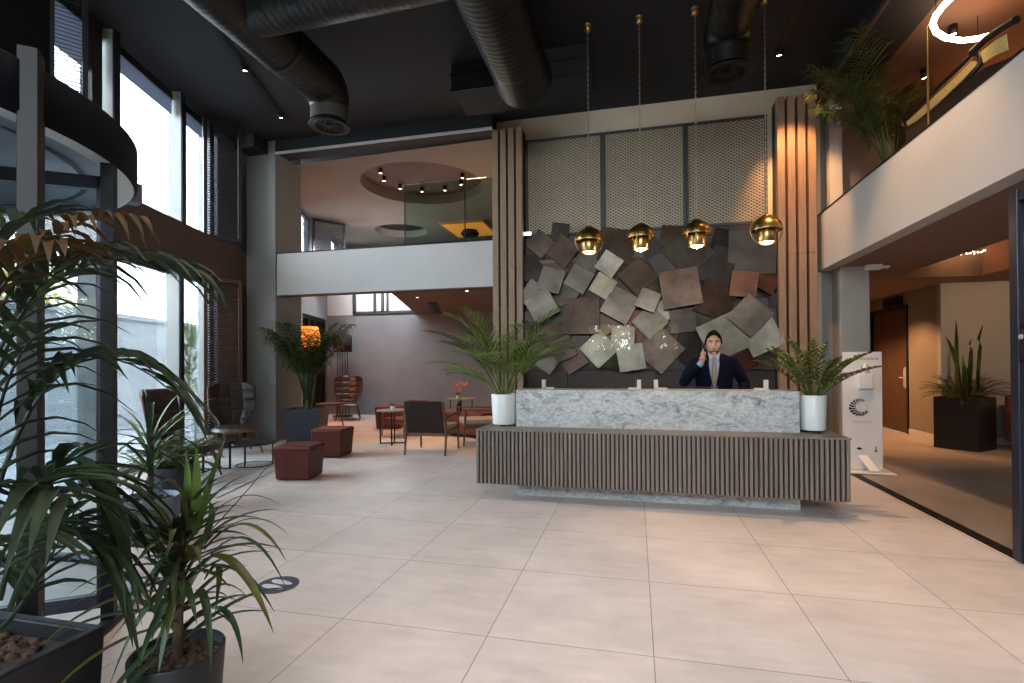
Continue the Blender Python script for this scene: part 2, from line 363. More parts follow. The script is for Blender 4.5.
def spot(name, loc, target, energy, col, size=60, blend=.6, rad=.04):
    l = bpy.data.lights.new(name, 'SPOT'); l.energy = energy; l.color = col; l.spot_size = R(size); l.spot_blend = blend; l.shadow_soft_size = rad
    o = bpy.data.objects.new(name, l); COL.objects.link(o); o.location = loc
    o.rotation_euler = (Vector(target)-Vector(loc)).to_track_quat('-Z', 'Y').to_euler(); return o
def point(name, loc, energy, col, rad=.08):
    l = bpy.data.lights.new(name, 'POINT'); l.energy = energy; l.color = col; l.shadow_soft_size = rad
    o = bpy.data.objects.new(name, l); COL.objects.link(o); o.location = loc; return o

# ================================================================== THE SETTING
YB = 7.9; CZ = 5.35
def fl(s, off): p = F(s, off); return (p.x, p.y)
struct('floor', MB().prism([fl(-13, -.25), (2.50, -4.4), (2.50, 16.2), fl(9, -.25)], -.12, 0), 'floor_tile')
struct('floor_corridor', MB().box((2.60, -4.4, -.12), (8.2, 16.2, -.001)), 'corridor_stone')
struct('trim_1', MB().box((2.50, -4.4, -.1), (2.60, 8.2, .006)), 'black_metal')
struct('ground', MB().box((-45, -30, -.3), (12, 40, -.14)), 'pavement')
struct('ceiling', MB().prism([fl(-13, -.4), (3.04, -4.4), (3.04, 8.2), fl(.45, -.4)], CZ, CZ+.1), 'ceiling_black')
struct('roof', MB().prism([fl(-13.4, -.5), (8.4, -4.8), (8.4, 16.6), fl(9.4, -.5)], 5.75, 5.9), 'ceiling_black')
# left facade
mb = MB(); mb.prism([fl(-13, -.34), fl(-13, 0), fl(0, 0), fl(0, -.34)], 2.765, 3.38); struct('wall_left', mb, 'plaster_brown')
struct('wall_left_pier', MB().prism([fl(-.62, -.36), fl(-.62, -.20), fl(.8, -.20), fl(.8, -.36)], 0, 5.35), 'wall_blue')
struct('mullion_post', MB().prism([fl(-3.45, -.33), fl(-3.45, -.20), fl(-3.29, -.20), fl(-3.29, -.33)], 3.38, 5.35), 'dark_bronze')
struct('wall_left_cladding', MB().prism([fl(-13, -.36), fl(-13, -.26), fl(-3.93, -.26), fl(-3.93, -.36)], 3.38, 5.35), 'dark_bronze')
def glaze(name, s0, s1, z0, z1, muls, fin=.15, tr=None, blind=None, frame='alu_light'):
    w = sroot(name, F(s0, -.3, z0))
    def loc(mbx, nm, m, **k):
        o = mbx.build(nm, m, w, **k); o.matrix_parent_inverse = Matrix.Translation(-F(s0, -.3, z0)); return o
    loc(MB().prism([fl(s0, -.305), fl(s0, -.295), fl(s1, -.295), fl(s1, -.305)], z0, z1), 'pane', 'window_glass')
    for a in muls:
        loc(MB().prism([fl(a, -.33), fl(a, -.3+fin), fl(a+.09, -.3+fin), fl(a+.09, -.33)], z0, z1), 'mullion', frame)
        loc(MB().prism([fl(a-.006, -.3+fin), fl(a-.006, -.3+fin+.02), fl(a+.10, -.3+fin+.02), fl(a+.10, -.3+fin)], z0, z1), 'mullion_shade_edge', 'steel_frame')  # dark strip paints the shade on the backlit inner edge
    if tr:
        for z, h in tr: loc(MB().prism([fl(s0, -.33), fl(s0, -.27), fl(s1, -.27), fl(s1, -.33)], z, z+h), 'transom', 'steel_frame')
    if blind:
        for a, b, z in blind:
            loc(MB().prism([fl(a, -.272), fl(a, -.268), fl(b, -.268), fl(b, -.272)], z, z1-.12), 'blind', 'blind_cloth')
    return w
glaze('window_1', -3.93, -.62, 3.38, 5.35, [-3.19, -1.78, -.97], tr=[(5.22, .12), (3.38, .03)], blind=[(-3.88, -3.22, 4.72), (-3.09, -1.80, 5.0), (-1.68, -.98, 5.02)])
glaze('window_2', -13, -.62, -.02, 2.765, [-10.5, -8.6, -6.9, -1.84, -.99], tr=[(-.02, .07), (2.68, .085)])
# column and left balcony
struct('column', MB().box((-6.80, YB, 0), (-6.20, 8.62, CZ)), 'plaster_grey')
struct('beam', MB().box((-6.75, 7.55, 5.12), (-6.35, YB, CZ)), 'ceiling_black')
struct('wall_balcony', MB().box((-6.17, YB, 2.59), (-2.20, 8.08, 3.33)), 'plaster_pale')
struct('beam_balcony', MB().box((-6.20, YB, 5.13), (-2.20, 8.27, CZ)), 'ceiling_black')
struct('trim_2', MB().box((-6.19, YB-.012, 5.105), (-2.20, YB+.03, 5.14)), 'plaster_pale')
struct('trim_3', MB().box((-6.17, YB-.004, 3.325), (-2.20, 8.1, 3.345)), 'black_metal')
struct('trim_4', MB().box((-6.17, YB-.006, 2.575), (-2.20, 8.08, 2.592)), 'plaster_brown')
# mezzanine ceiling with two round recesses
def holed(name, outer, holes, z, m):
    bm = bmesh.new(); ed = []
    def ring(pts):
        vs = [bm.verts.new((x, y, z)) for x, y in pts]; es = [bm.edges.new((vs[i], vs[(i+1) % len(vs)])) for i in range(len(vs))]; return vs, es
    _, e = ring(outer); ed += e
    for cx, cy, r, h in holes:
        pts = [(cx+r*math.cos(2*PI*k/48), cy+r*math.sin(2*PI*k/48)) for k in range(48)]
        vs, e = ring(pts); ed += e
        up = [bm.verts.new((x, y, z+h)) for x, y in pts]
        for k in range(48): bm.faces.new((vs[k], vs[(k+1) % 48], up[(k+1) % 48], up[k]))
        bm.faces.new(up)
    bmesh.ops.triangle_fill(bm, edges=ed, use_beauty=True)
    me = bpy.data.meshes.new(name); bm.to_mesh(me); bm.free(); me.materials.append(M[m]); o = bpy.data.objects.new(name, me); COL.objects.link(o); o['kind'] = 'structure'; return o
RC = (-4.30, 10.02); RD = (-6.35, 13.3)
holed('ceiling_mezzanine', [fl(.6, -.1), (-2.2, 8.24), (1.9, 8.24), (1.9, 16), fl(8.6, -.1)], [(*RC, 1.26, .22), (*RD, .72, .2)], 5.1, 'ceiling_beige')
struct('ceiling_recess', MB().cyl((RC[0], RC[1], 0), 1.255, 5.312, 5.318, 48), 'soffit_brown')
struct('ceiling_recess_small', MB().cyl((RD[0], RD[1], 0), .715, 5.292, 5.298, 48), 'front_dark')
struct('wall_mezzanine_back', MB().box((-11, 16, 0), (2, 16.15, 5.2)), 'plaster_taupe')
struct('wall_core_right', MB().box((1.8, 8.4, 0), (1.95, 16, 5.2)), 'plaster_taupe')
# left wall continuing past the column: lounge below, mezzanine windows above
mb = MB()
for s0, s1, z0, z1 in ((.6, 2.95, 2.6, 5.4), (3.68, 5.45, 2.6, 5.4), (6.45, 9, 2.6, 5.4), (2.95, 3.68, 2.6, 3.3), (5.45, 6.45, 2.6, 3.3), (2.95, 3.68, 5.06, 5.4), (5.45, 6.45, 5.06, 5.4)):
    mb.prism([fl(s0, -.2), fl(s0, 0), fl(s1, 0), fl(s1, -.2)], z0, z1)
struct('wall_mezzanine_left', mb, 'stucco_blue')
def wglass(name, s0, s1, z0, z1):
    w = sroot(name)
    MB().prism([fl(s0, -.11), fl(s0, -.10), fl(s1, -.10), fl(s1, -.11)], z0, z1).build('pane', 'window_glass', w)
    f = MB()
    for a, b, c, d in ((s0, s0+.05, z0, z1), (s1-.05, s1, z0, z1), (s0, s1, z0, z0+.05), (s0, s1, z1-.05, z1)): f.prism([fl(a, -.14), fl(a, -.06), fl(b, -.06), fl(b, -.14)], c, d)
    f.build('frame', 'steel_frame', w)
wglass('window_3', 2.95, 3.68, 3.3, 5.06); wglass('window_4', 5.45, 6.45, 3.3, 5.06)
struct('wall_lounge_left', MB().prism([fl(.6, -.2), fl(.6, 0), fl(3.0, 0), fl(3.0, -.2)], 0, 2.6).prism([fl(4.9, -.2), fl(4.9, 0), fl(5.2, 0), fl(5.2, -.2)], 0, 2.6), 'plaster_taupe')
w = sroot('window_5')
f = MB()
for k in range(5):
    a = 3.0+k*.47; f.prism([fl(a, -.16), fl(a, -.02), fl(a+.05, -.02), fl(a+.05, -.16)], 0, 2.6)
f.prism([fl(3, -.16), fl(3, -.02), fl(4.93, -.02), fl(4.93, -.16)], 2.5, 2.6)
f.build('frame', 'black_metal', w)
MB().prism([fl(3.0, -.11), fl(3.0, -.09), fl(4.9, -.09), fl(4.9, -.11)], 0, 2.6).build('pane', 'black_metal', w)
struct('wall_back', MB().box((-9.2, 12.7, 0), (1.9, 12.85, 2.72)), 'stucco_blue')
struct('wall_back_upper', MB().box((-9.2, 12.72, 2.72), (1.9, 12.85, 4.25)), 'render_white')
# white framed borrowed window high in the back wall
w = sroot('window_6')
f = MB(); q = -7.5
for a, b, c, d in ((q, q+.07, 2.76, 3.5), (q+.62, q+.68, 2.76, 3.5), (q+.85, q+.91, 2.76, 3.5), (q+1.0, q+1.04, 2.76, 3.5), (q, q+1.9, 2.73, 2.80)): f.box((a, 12.66, c), (b, 12.72, d))
f.build('frame', 'grey_frame', w)
struct('ceiling_lounge', MB().prism([(-4.20, 8.08), (1.9, 8.08), (1.9, 12.7), (-5.66, 12.7)], 2.70, 2.95), 'soffit_brown')
struct('floor_mezzanine', MB().prism([(-4.30, 8.08), (1.9, 8.08), (1.9, 12.7), (-5.76, 12.7)], 2.951, 3.0).box((-9.2, 12.85, 2.8), (1.9, 16, 3.0)), 'plaster_taupe')
# core wall behind the desk
struct('wall_core', MB().box((-2.20, 8.2, 0), (2.60, 8.4, CZ)), 'mesh_wall')
mb = MB()
for a, b in ((-2.2, -1.05), (-1.045, -.005), (0, 1.04), (1.045, 2.46)): mb.box((a, 8.13, .0), (b, 8.2, 1.245))
struct('trim_5', mb, 'tile_panel', bevel=.003)
struct('trim_9', MB().box((-1.70, 8.19, 3.38), (1.88, 8.2, 4.95)), 'mesh_back')
struct('wall_core_end', MB().box((2.60, 8.23, 0), (3.08, 8.4, 2.65)), 'plaster_grey')
struct('pier', MB().box((2.744, YB, 0), (3.085, 8.23, 2.65)), 'plaster_pier')
# right balcony, corridor below, mezzanine above
struct('wall_balcony_right', MB().box((2.55, -4.4, 2.65), (2.72, 8.23, 3.44)), 'plaster_pale')
struct('trim_6', MB().box((2.545, -4.4, 3.435), (2.75, 8.23, 3.455)), 'black_metal')
struct('soffit', MB().box((2.72, -4.4, 2.652), (3.87, 9.2, 2.68)), 'soffit_taupe')
mb = MB(); mb.box((2.72, -4.4, 3.15), (5.1, 9.2, 3.25)); struct('ceiling_void', mb, 'dark_bronze')
mb = MB(); mb.box((2.72, 9.2, 2.65), (5.1, 9.3, 3.25)); struct('wall_void', mb, 'plaster_taupe')
mb = MB(); mb.box((5.1, -4.4, 2.65), (8.1, 9.3, 2.78)); mb.box((3.08, 9.3, 2.65), (8.1, 12.7, 2.78)); mb.box((5.1, -4.4, 2.78), (5.2, 9.3, 3.25)); struct('ceiling_corridor', mb, 'soffit_taupe')
struct('floor_mezzanine_right', MB().box((2.72, -4.4, 3.26), (8.1, 12.7, 3.30)), 'plaster_taupe')
struct('wall_corridor', MB().box((4.94, 10.1, 0), (5.1, 11.03, 2.65)).box((4.94, 11.03, 2.42), (5.1, 12.7, 2.65)), 'plaster_taupe')
struct('wall_planter', MB().box((4.94, 9.98, 0), (8.1, 10.1, 2.65)), 'plaster_grey')
struct('wall_corridor_back', MB().box((3.0, 12.6, 0), (5.1, 12.75, 2.65)), 'plaster_taupe')
struct('wall_corridor_left', MB().box((2.9, 8.4, 0), (3.08, 12.7, 2.65)), 'plaster_grey')
struct('baseboard_1', MB().box((4.915, 9.95, 0), (4.94, 11.0, .11)).box((4.94, 9.955, 0), (8, 9.98, .11)), 'plaster_pale')
struct('wall_right', MB().box((8.0, -4.4, 0), (8.15, 12.7, 5.4)), 'plaster_taupe')
struct('wall_mezzanine_right', MB().box((2.46, 8.23, 2.78), (3.55, 8.4, 5.2)), 'plaster_taupe')
struct('trim_7', MB().box((2.68, 8.08, 3.3), (2.84, 8.23, 5.1)), 'plaster_pale')
struct('wall_mezzanine_end', MB().box((3.4, 10.4, 3.2), (8.1, 10.55, 5.2)).box((3.4, 8.4, 3.2), (3.55, 10.4, 5.2)), 'plaster_taupe')
struct('beam_right', MB().box((2.56, -4.4, 5.06), (3.06, 8.23, CZ)), 'ceiling_black')
struct('trim_8', MB().box((2.535, -4.4, 5.04), (2.56, 8.2, 5.10)), 'plaster_brown')
struct('ceiling_mezzanine_right', MB().box((3.06, -4.4, 5.1), (8.1, 10.5, 5.2)), 'soffit_brown')
# street front behind the photographer: high glazing and two lower windows
mb = MB(); xl = fl(-12.9, 0)[0]
for a, b in (((xl, 5.15), (8.1, 5.6)), ((xl, 2.75), (8.1, 2.95)), ((2.4, 2.95), (8.1, 5.15)), ((xl, 0), (-1.3, 2.75)), ((-.15, 0), (.25, 2.75)), ((1.15, 0), (8.1, 2.75)), ((-1.3, 0), (-.15, 1.25)), ((.25, 0), (1.15, 1.25)), ((-1.3, 2.45), (-.15, 2.75)), ((.25, 2.45), (1.15, 2.75))):
    mb.box((a[0], -4.4, a[1]), (b[0], -4.3, b[1]))
struct('wall_front', mb, 'front_dark')
w = sroot('window_7')
f = MB()
for k in range(5): f.box((xl+.1+k*1.1, -4.4, 2.95), (xl+.16+k*1.1, -4.28, 5.15))
f.build('frame', 'steel_frame', w)
MB().box((xl, -4.36, 2.95), (2.4, -4.35, 5.15)).build('pane', 'window_glass', w)
w = sroot('window_8'); MB().box((-1.3, -4.36, .95), (-.15, -4.35, 2.45)).build('pane', 'window_glass', w)
f = MB(); f.box((-.62, -4.4, .95), (-.56, -4.28, 2.45)); f.build('frame', 'steel_frame', w)
w = sroot('window_9'); MB().box((.25, -4.36, .95), (1.15, -4.35, 2.45)).build('pane', 'window_glass', w)

def street_tree(x, y, r, h, seed, lab):
    t = thing('street_tree', lab, 'tree', (x, y, -.14), 0, 'street trees before the entrance'); rnd = random.Random(seed); mb = MB()
    for _ in range(1150):
        d = Vector((rnd.gauss(0, 1), rnd.gauss(0, 1), rnd.gauss(0, 1))).normalized()*rnd.uniform(.3, 1); p = Vector((d.x*r, d.y*r, h+d.z*r*.9)); e = Vector((rnd.uniform(-1, 1), rnd.uniform(-1, 1), rnd.uniform(-1, .6))).normalized()*.30
        mb.strap(p, p+e*.5, p+e, .17, 2)
    mb.build('crown', 'foliage_gold', t); MB().tube([(0, 0, 0), (.05, 0, h*.6), (0, .05, h)], [.10, .08, .04]).build('trunk', 'bark_brown', t)
# ------------------------------------------------------------------ angled louvre shutters
def shutter(p, L, z0, z1, m, label, step=.042):
    t = thing('louver_shutter', label, 'shutter', (p.x, p.y, z0), math.atan2(.817, .577), 'angled louvre shutters'); H = z1-z0
    f = MB()
    for a in (0, L-.05): f.box((a, -.025, 0), (a+.05, .025, H))
    f.box((0, -.025, 0), (L, .025, .05)); f.box((0, -.025, H-.05), (L, .025, H)); f.build('frame', m, t)
    s = MB()
    n = int(H/step)
    for k in range(n):
        z = .05+k*step
        s.add([(.05, -.02, z), (L-.05, -.02, z), (L-.05, .02, z+.024), (.05, .02, z+.024), (.05, -.02, z+.005), (L-.05, -.02, z+.005), (L-.05, .02, z+.029), (.05, .02, z+.029)], [(0, 1, 2, 3), (7, 6, 5, 4), (0, 4, 5, 1), (2, 6, 7, 3)])
    s.build('slats', m, t)
    return t
pS = Vector((-6.655, 6.80, 0))
shutter(pS, .55, 3.385, 5.34, 'louver_dark', 'dark louvre shutter in the upper window beside the grey column')
shutter(pS+Vector((.0, .0, 0)), .55, .01, 2.76, 'louver_rust', 'brown louvre shutter below the spandrel behind the quilted wing chair')
shutter(F(-3.94, -.285), .32, 3.385, 5.34, 'louver_dark', 'backlit louvre shutter high above the revolving door')
ps = F(3.70, .02); shutter(ps, .85, 3.35, 5.05, 'louver_dark', 'dark louvre shutter in the upstairs gallery window')

# ------------------------------------------------------------------ doors
dr = sroot('door_1')
MB().box((4.955, 11.09, .005), (5.0, 12.50, 2.36)).build('leaf', 'door_wood', dr, bevel=.004)
f = MB(); f.box((4.925, 11.03, 0), (5.05, 11.09, 2.42)); f.box((4.925, 12.50, 0), (5.05, 12.58, 2.42)); f.box((4.925, 11.03, 2.36), (5.05, 12.58, 2.42)); f.build('frame', 'black_metal', dr)
h = MB(); h.box((4.942, 11.15, .85), (4.955, 11.20, 1.25)); h.tube([(4.945, 11.175, 1.05), (4.90, 11.175, 1.05), (4.90, 11.30, 1.05)], .011); h.tube([(4.92, 11.17, .88), (4.92, 11.17, 1.22)], .009); h.build('handle', 'alu_light', dr)
t = thing('exit_sign', 'unlit dark exit sign box over the corridor door', 'sign', (4.93, 11.55, 2.43))
MB().box((-.05, -.34, 0), (.01, .34, .17)).build('housing', 'black_plastic', t, bevel=.008)
MB().box((-.056, -.31, .02), (-.05, .31, .15)).build('face', 'black_metal', t)
# sliding glass partition door on the right
t = thing('sliding_glass_door', 'dark steel framed sliding glass door at the right edge', 'door', (2.53, 4.20, 0))
f = MB()
f.box((-.05, -.08, .01), (.05, 0, 2.50)); f.box((-.05, -2.4, .01), (.05, -2.32, 2.50)); f.box((-.04, -2.4, 2.42), (.04, 0, 2.50)); f.box((-.04, -2.4, .01), (.04, 0, .12)); f.build('frame', 'steel_frame', t, bevel=.004)
MB().box((-.045, -2.32, 1.60), (.045, -.08, 1.70)).build('rail', 'steel_frame', t, bevel=.004)
MB().box((-.006, -2.32, .12), (.006, -.08, 2.42)).build('pane', 'door_glass', t)
MB().box((-.06, -.10, 1.36), (.06, -.16, 1.56)).build('lock_case', 'black_plastic', t, bevel=.006)
h = MB(); h.cyl((0, 0, 0), .016, -.07, .07, 12, Matrix.Translation((0, -.13, 1.51)) @ Matrix.Rotation(PI/2, 4, 'Y')); h.build('lock', 'alu_light', t)

# ------------------------------------------------------------------ revolving door
CX, CY, RR = -3.765, 1.543, 1.274
t = thing('revolving_door', 'dark round revolving entrance door behind the foreground palm', 'revolving door', (CX, CY, 0))
MB().lathe([(RR-.10, 2.41), (RR-.015, 2.41), (RR, 2.425), (RR, 2.635), (RR-.015, 2.65), (0.01, 2.65)], n=72).build('canopy', 'canopy_black', t)
MB().lathe([(RR-.10, 2.41), (RR-.10, 2.43), (.01, 2.43)], n=72).build('canopy_soffit', 'planter_grey', t)
MB().lathe([(RR-.10, 2.408), (RR-.018, 2.408)], n=72).build('soffit_rim', 'alu_light', t)
MB().lathe([(RR-.26, 2.426), (RR-.23, 2.426)], n=72).build('soffit_groove', 'black_metal', t)
MB().lathe([(RR, .0), (RR, .04), (RR-.06, .04), (RR-.06, 0)], n=72).build('threshold_ring', 'steel_frame', t)
def curved(a0, a1, n=14):
    return MB().grid(lambda u, v: Vector(((RR-.03)*math.cos(R(a0+(a1-a0)*u)), (RR-.03)*math.sin(R(a0+(a1-a0)*u)), .04+v*2.37)), n, 1)
for a0, a1 in ((150, 235),):
    curved(a0, a1).build('curved_glass', 'door_glass', t)
for a in (150, 235): MB().box((-.03, -.03, .0), (.03, .03, 2.41), Matrix.Translation(((RR-.03)*math.cos(R(a)), (RR-.03)*math.sin(R(a)), 0)) @ Matrix.Rotation(R(a), 4, 'Z')).build('post', 'black_metal', t)
p = atc(109, 400, 1)-CAM; k = 2.13/p.y; pp = Vector((p.x*k-CX, p.y*k-CY, 0))
MB().box((-.028, -.03, .0), (.028, .03, 2.41), Matrix.Translation(pp) @ Matrix.Rotation(.6, 4, 'Z')).build('post', 'black_metal', t)
p = atc(31, 300, 1)-CAM; k = 1.66/p.y; pp = Vector((p.x*k-CX, p.y*k-CY, 0))
MB().box((-.035, -.05, .0), (.035, .05, 2.70), Matrix.Translation(pp) @ Matrix.Rotation(.75, 4, 'Z')).build('throat_post', 'dark_bronze', t, bevel=.004)
for a in (35, 125, 215, 305):
    wmx = Matrix.Rotation(R(a), 4, 'Z')
    wg = MB().box((.06, -.004, .06), (RR-.10, .004, 2.36), wmx).build('wing', 'door_glass', t)
    f = MB(); f.box((RR-.14, -.02, .05), (RR-.09, .02, 2.38), wmx); f.box((.02, -.02, .05), (RR-.1, .02, .12), wmx); f.box((.02, -.02, 2.31), (RR-.1, .02, 2.38), wmx); f.build('wing_frame', 'steel_frame', wg)
MB().cyl((0, 0, 0), .04, .04, 2.41, 16).build('spindle', 'steel_frame', t)
# sensor on the drum edge
p = aty(145, 178, 2.80); p = Vector((p.x-CX, p.y-CY, 0)).normalized()*(RR+.035)
f = MB(); f.box((-.035, -.05, 2.43), (.035, .05, 2.56), Matrix.Translation(p) @ Matrix.Rotation(math.atan2(p.y, p.x), 4, 'Z')); f.build('sensor', 'planter_grey', t, bevel=.008)
# grey jamb column of the entrance, in the facade plane
struct('column_entrance', MB().prism([fl(-3.42, -.38), fl(-3.42, -.18), fl(-3.24, -.18), fl(-3.24, -.38)], 0, 2.765), 'jamb_grey')

# ------------------------------------------------------------------ outside
struct('wall_outside', MB().prism([fl(-14, -4.4), fl(-14, -4.0), fl(9, -4.0), fl(9, -4.4)], -.2, 2.45).prism([fl(-14, -4.45), fl(-14, -3.95), fl(9, -3.95), fl(9, -4.45)], 2.45, 2.55), 'render_white')
def bush(name, c, r, n, leaf, m, label, cat='shrub', group=None, seed=1, zs=1):
    rnd = random.Random(seed); mb = MB()
    for _ in range(n):
        d = Vector((rnd.gauss(0, 1), rnd.gauss(0, 1), rnd.gauss(0, 1))).normalized()*rnd.uniform(.4, 1)
        p = Vector(c)+Vector((d.x*r, d.y*r, d.z*r*zs)); e = Vector((rnd.uniform(-1, 1), rnd.uniform(-1, 1), rnd.uniform(-.6, 1))).normalized()*leaf
        mb.strap(p, p+e*.5+Vector((0, 0, leaf*.15)), p+e, leaf*.4, 2)
    return tag(mb.build(name, m), label, cat, group)
for i, (s, o, r) in enumerate(((-2.5, -6.2, 1.1), (.2, -6.5, 1.3), (3.2, -6.6, 1.2))):
    t = thing('garden_tree', ['golden leafed tree over the white garden wall, left of the window mullion', 'golden leafed tree over the garden wall, right of the window mullion', 'golden leafed tree over the garden wall, hidden farthest along'][i], 'tree', F(s, o, -.14), 0, 'trees beyond the garden wall')
    rnd = random.Random(40+i); mb = MB()
    for _ in range(420):
        d = Vector((rnd.gauss(0, 1), rnd.gauss(0, 1), rnd.gauss(0, 1))).normalized()*rnd.uniform(.3, 1); p = Vector((d.x*r, d.y*r, 3.3+d.z*r*.75)); e = Vector((rnd.uniform(-1, 1), rnd.uniform(-1, 1), rnd.uniform(-1, .6))).normalized()*.32
        mb.strap(p, p+e*.5, p+e, .16, 2)
    mb.build('crown', 'foliage_gold', t); MB().tube([(0, 0, 0), (.05, 0, 1.5), (0, .05, 3.2)], [.10, .08, .04]).build('trunk', 'bark_brown', t)

street_tree(-1.5, -9.2, 1.5, 2.7, 61, 'golden street tree before the entrance, mirrored in the left acrylic screen'); street_tree(1.2, -9.4, 1.5, 2.8, 62, 'golden street tree before the entrance, mirrored in the right acrylic screen')
struct('wall_street', MB().box((-8, -7.9, -.14), (9, -7.6, 1.82)), 'foliage_out')
# ================================================================== PLANTS
UP = Vector((0, 0, 1))
def frond_mb(p0, p1, p2, nl=18, ll=.3, lw=.022, droop=.35, start=.22, rach=.006, fwd=.55, rnd=None, drop_side=0, fold=.25, wprof=None):
    rnd = rnd or random; p0, p1, p2 = Vector(p0), Vector(p1), Vector(p2); mb = MB(); pts = []
    def B(t): return p0*(1-t)**2+p1*2*t*(1-t)+p2*t*t
    for i in range(13): pts.append(B(i/12))
    mb.tube(pts, [rach*(1-.8*i/12) for i in range(13)], 5)
    for i in range(nl):
        t = start+(1-start)*(i+.5)/nl; p = B(t); d = ((p1-p0)*(1-t)+(p2-p1)*t).normalized(); sd = d.cross(UP)
        if sd.length < .1: sd = Vector((1, 0, 0))
        sd.normalize(); nrm = sd.cross(d)
        for sg in (-1, 1):
            L = ll*(.45+.75*math.sin(PI*min(1, (t-start)/(1-start)*.8+.18)))*rnd.uniform(.85, 1.12)
            v = (d*(fwd+.5*t) + sd*sg*rnd.uniform(.75, .95) + nrm*rnd.uniform(.05, .35)).normalized()
            q1 = p+v*L*.55+nrm*L*.05; q2 = p+v*L-UP*L*droop*rnd.uniform(.6, 1.3)
            mb.strap(p, q1, q2, lw*rnd.uniform(.85, 1.15), 4, fold, wprof)
    return mb
def rosette(parent, n, z0, L, el, drop, m, rnd, nl=18, ll=.28, lw=.02, droop=.35, name='frond', r0=.04, az0=0, az1=360, wl=(.8, 1.1), ms=None, **k):
    for i in range(n):
        a = R(az0+(az1-az0)*(i+rnd.uniform(-.3, .3))/n); e = R(rnd.uniform(*el)); l = L*rnd.uniform(*wl); h = Vector((math.cos(a), math.sin(a), 0))
        p0 = Vector((r0*math.cos(a), r0*math.sin(a), z0)); p1 = p0+(h*math.cos(e)+UP*math.sin(e))*l*.62; p2 = p1+(h*math.cos(e-R(drop))+UP*math.sin(e-R(drop)))*l*.45
        frond_mb(p0, p1, p2, nl, ll, lw, droop, rnd=rnd, **k).build(name, (ms[i % len(ms)] if ms else m), parent)
def soil(parent, r, z, sq=False, n=60, seed=3, sz=.018):
    rnd = random.Random(seed); mb = MB()
    if sq: mb.box((-r[0], -r[1], z-.03), (r[0], r[1], z))
    else: mb.cyl((0, 0, 0), r, z-.03, z, 24)
    for _ in range(n):
        if sq: x, y = rnd.uniform(-r[0], r[0])*.95, rnd.uniform(-r[1], r[1])*.95
        else: a = rnd.uniform(0, 2*PI); q = r*.93*math.sqrt(rnd.random()); x, y = q*math.cos(a), q*math.sin(a)
        s = sz*rnd.uniform(.6, 1.5); mb.sphere((0, 0, 0), (s, s*.7, s*.5), 6, 4, Matrix.Translation((x, y, z)) @ Euler((rnd.uniform(-.6, .6), rnd.uniform(-.6, .6), rnd.uniform(0, 6))).to_matrix().to_4x4())
    return mb.build('soil', 'soil_bark', parent)
def round_pot(parent, r0, r1, h, m, z=0, feet=False, wall=.012):
    mb = MB(); mb.lathe([(0.001, z), (r0, z), (r0+(r1-r0)*.03, z+.01), (r1, z+h-.006), (r1-.003, z+h), (r1-wall, z+h), (r1-wall-.002, z+h-.05), (.001, z+h-.05)], n=40)
    o = mb.build('pot', m, parent)
    if feet:
        for a in (30, 150, 270):
            MB().cyl((r0*.7*math.cos(R(a)), r0*.7*math.sin(R(a)), 0), .03, 0, z+.004, 12).build('foot', 'black_plastic', parent)
    return o
def square_pot(parent, w0, w1, h, m, wall=.03, d0=None, d1=None):
    d0 = d0 or w0; d1 = d1 or w1
    def rg(w, d, z): return [Vector((-w, -d, z)), Vector((w, -d, z)), Vector((w, d, z)), Vector((-w, d, z))]
    mb = MB(); mb.loft([rg(w0, d0, 0), rg(w1, d1, h), rg(w1-wall, d1-wall, h), rg(w1-wall, d1-wall, h-.1)], True, False)
    return mb.build('pot', m, parent, bevel=.006)

# --- large foreground palm in its square planter
pc = Vector((-2.13, .93, 0))
t = thing('kentia_palm', 'big dark palm in square planter in the near left corner', 'potted plant', pc, 0, None)
square_pot(t, .41, .43, .50, 'planter_black', .035, .39, .41)
soil(t, (.39, .37), .45, True, 420, 5, .02)
rnd = random.Random(11)
st = MB()
for k in range(9):
    a = rnd.uniform(0, 6.3); st.tube([(.05*math.cos(a), .05*math.sin(a), .44), (.07*math.cos(a), .07*math.sin(a), .75), (.12*math.cos(a), .12*math.sin(a), 1.1)], [.02, .015, .011], 6)
st.build('stem', 'stem_green', t)
def pf(px, m='leaf_dark', nl=13, ll=.34, lw=.034, droop=.55, start=.3):
    (x0, y0, c0), (x1, y1, c1), (x2, y2, c2) = px
    a, b, c = atc(x0, y0, c0)-pc, atc(x1, y1, c1)-pc, atc(x2, y2, c2)-pc
    b = (b*2-(a+c)/2)                    # the middle point lies on the curve
    frond_mb(a, b, c, nl, ll, lw, droop, start, .008, .5, rnd).build('frond', m, t)
pf(((-40, 470, 1.5), (50, 285, 1.6), (192, 272, 1.75)), nl=14, ll=.33)
pf(((-20, 560, 1.45), (62, 372, 1.55), (172, 392, 1.7)), nl=13, ll=.31)
pf(((0, 600, 1.45), (55, 470, 1.5), (118, 520, 1.55)), nl=12, ll=.30)
pf(((-30, 520, 1.5), (10, 340, 1.5), (80, 250, 1.45)), nl=12, ll=.32)
pf(((-10, 600, 1.4), (-5, 430, 1.35), (40, 330, 1.25)), nl=11, ll=.28)
pf(((10, 610, 1.42), (60, 530, 1.45), (112, 575, 1.5)), nl=10, ll=.26)
pf(((-30, 620, 1.4), (10, 500, 1.3), (70, 500, 1.2)), nl=11, ll=.26)
pf(((-40, 560, 1.6), (-20, 290, 1.7), (60, 215, 1.9)), nl=13, ll=.34)
pf(((-60, 470, 1.35), (-5, 300, 1.35), (60, 245, 1.35)), 'leaf_warm_lit', nl=9, ll=.20, lw=.036, droop=.6, start=.42)
pf(((-30, 400, 1.7), (40, 250, 1.75), (140, 218, 1.85)), 'leaf_warm_lit', nl=10, ll=.16, lw=.038, droop=.8, start=.38)
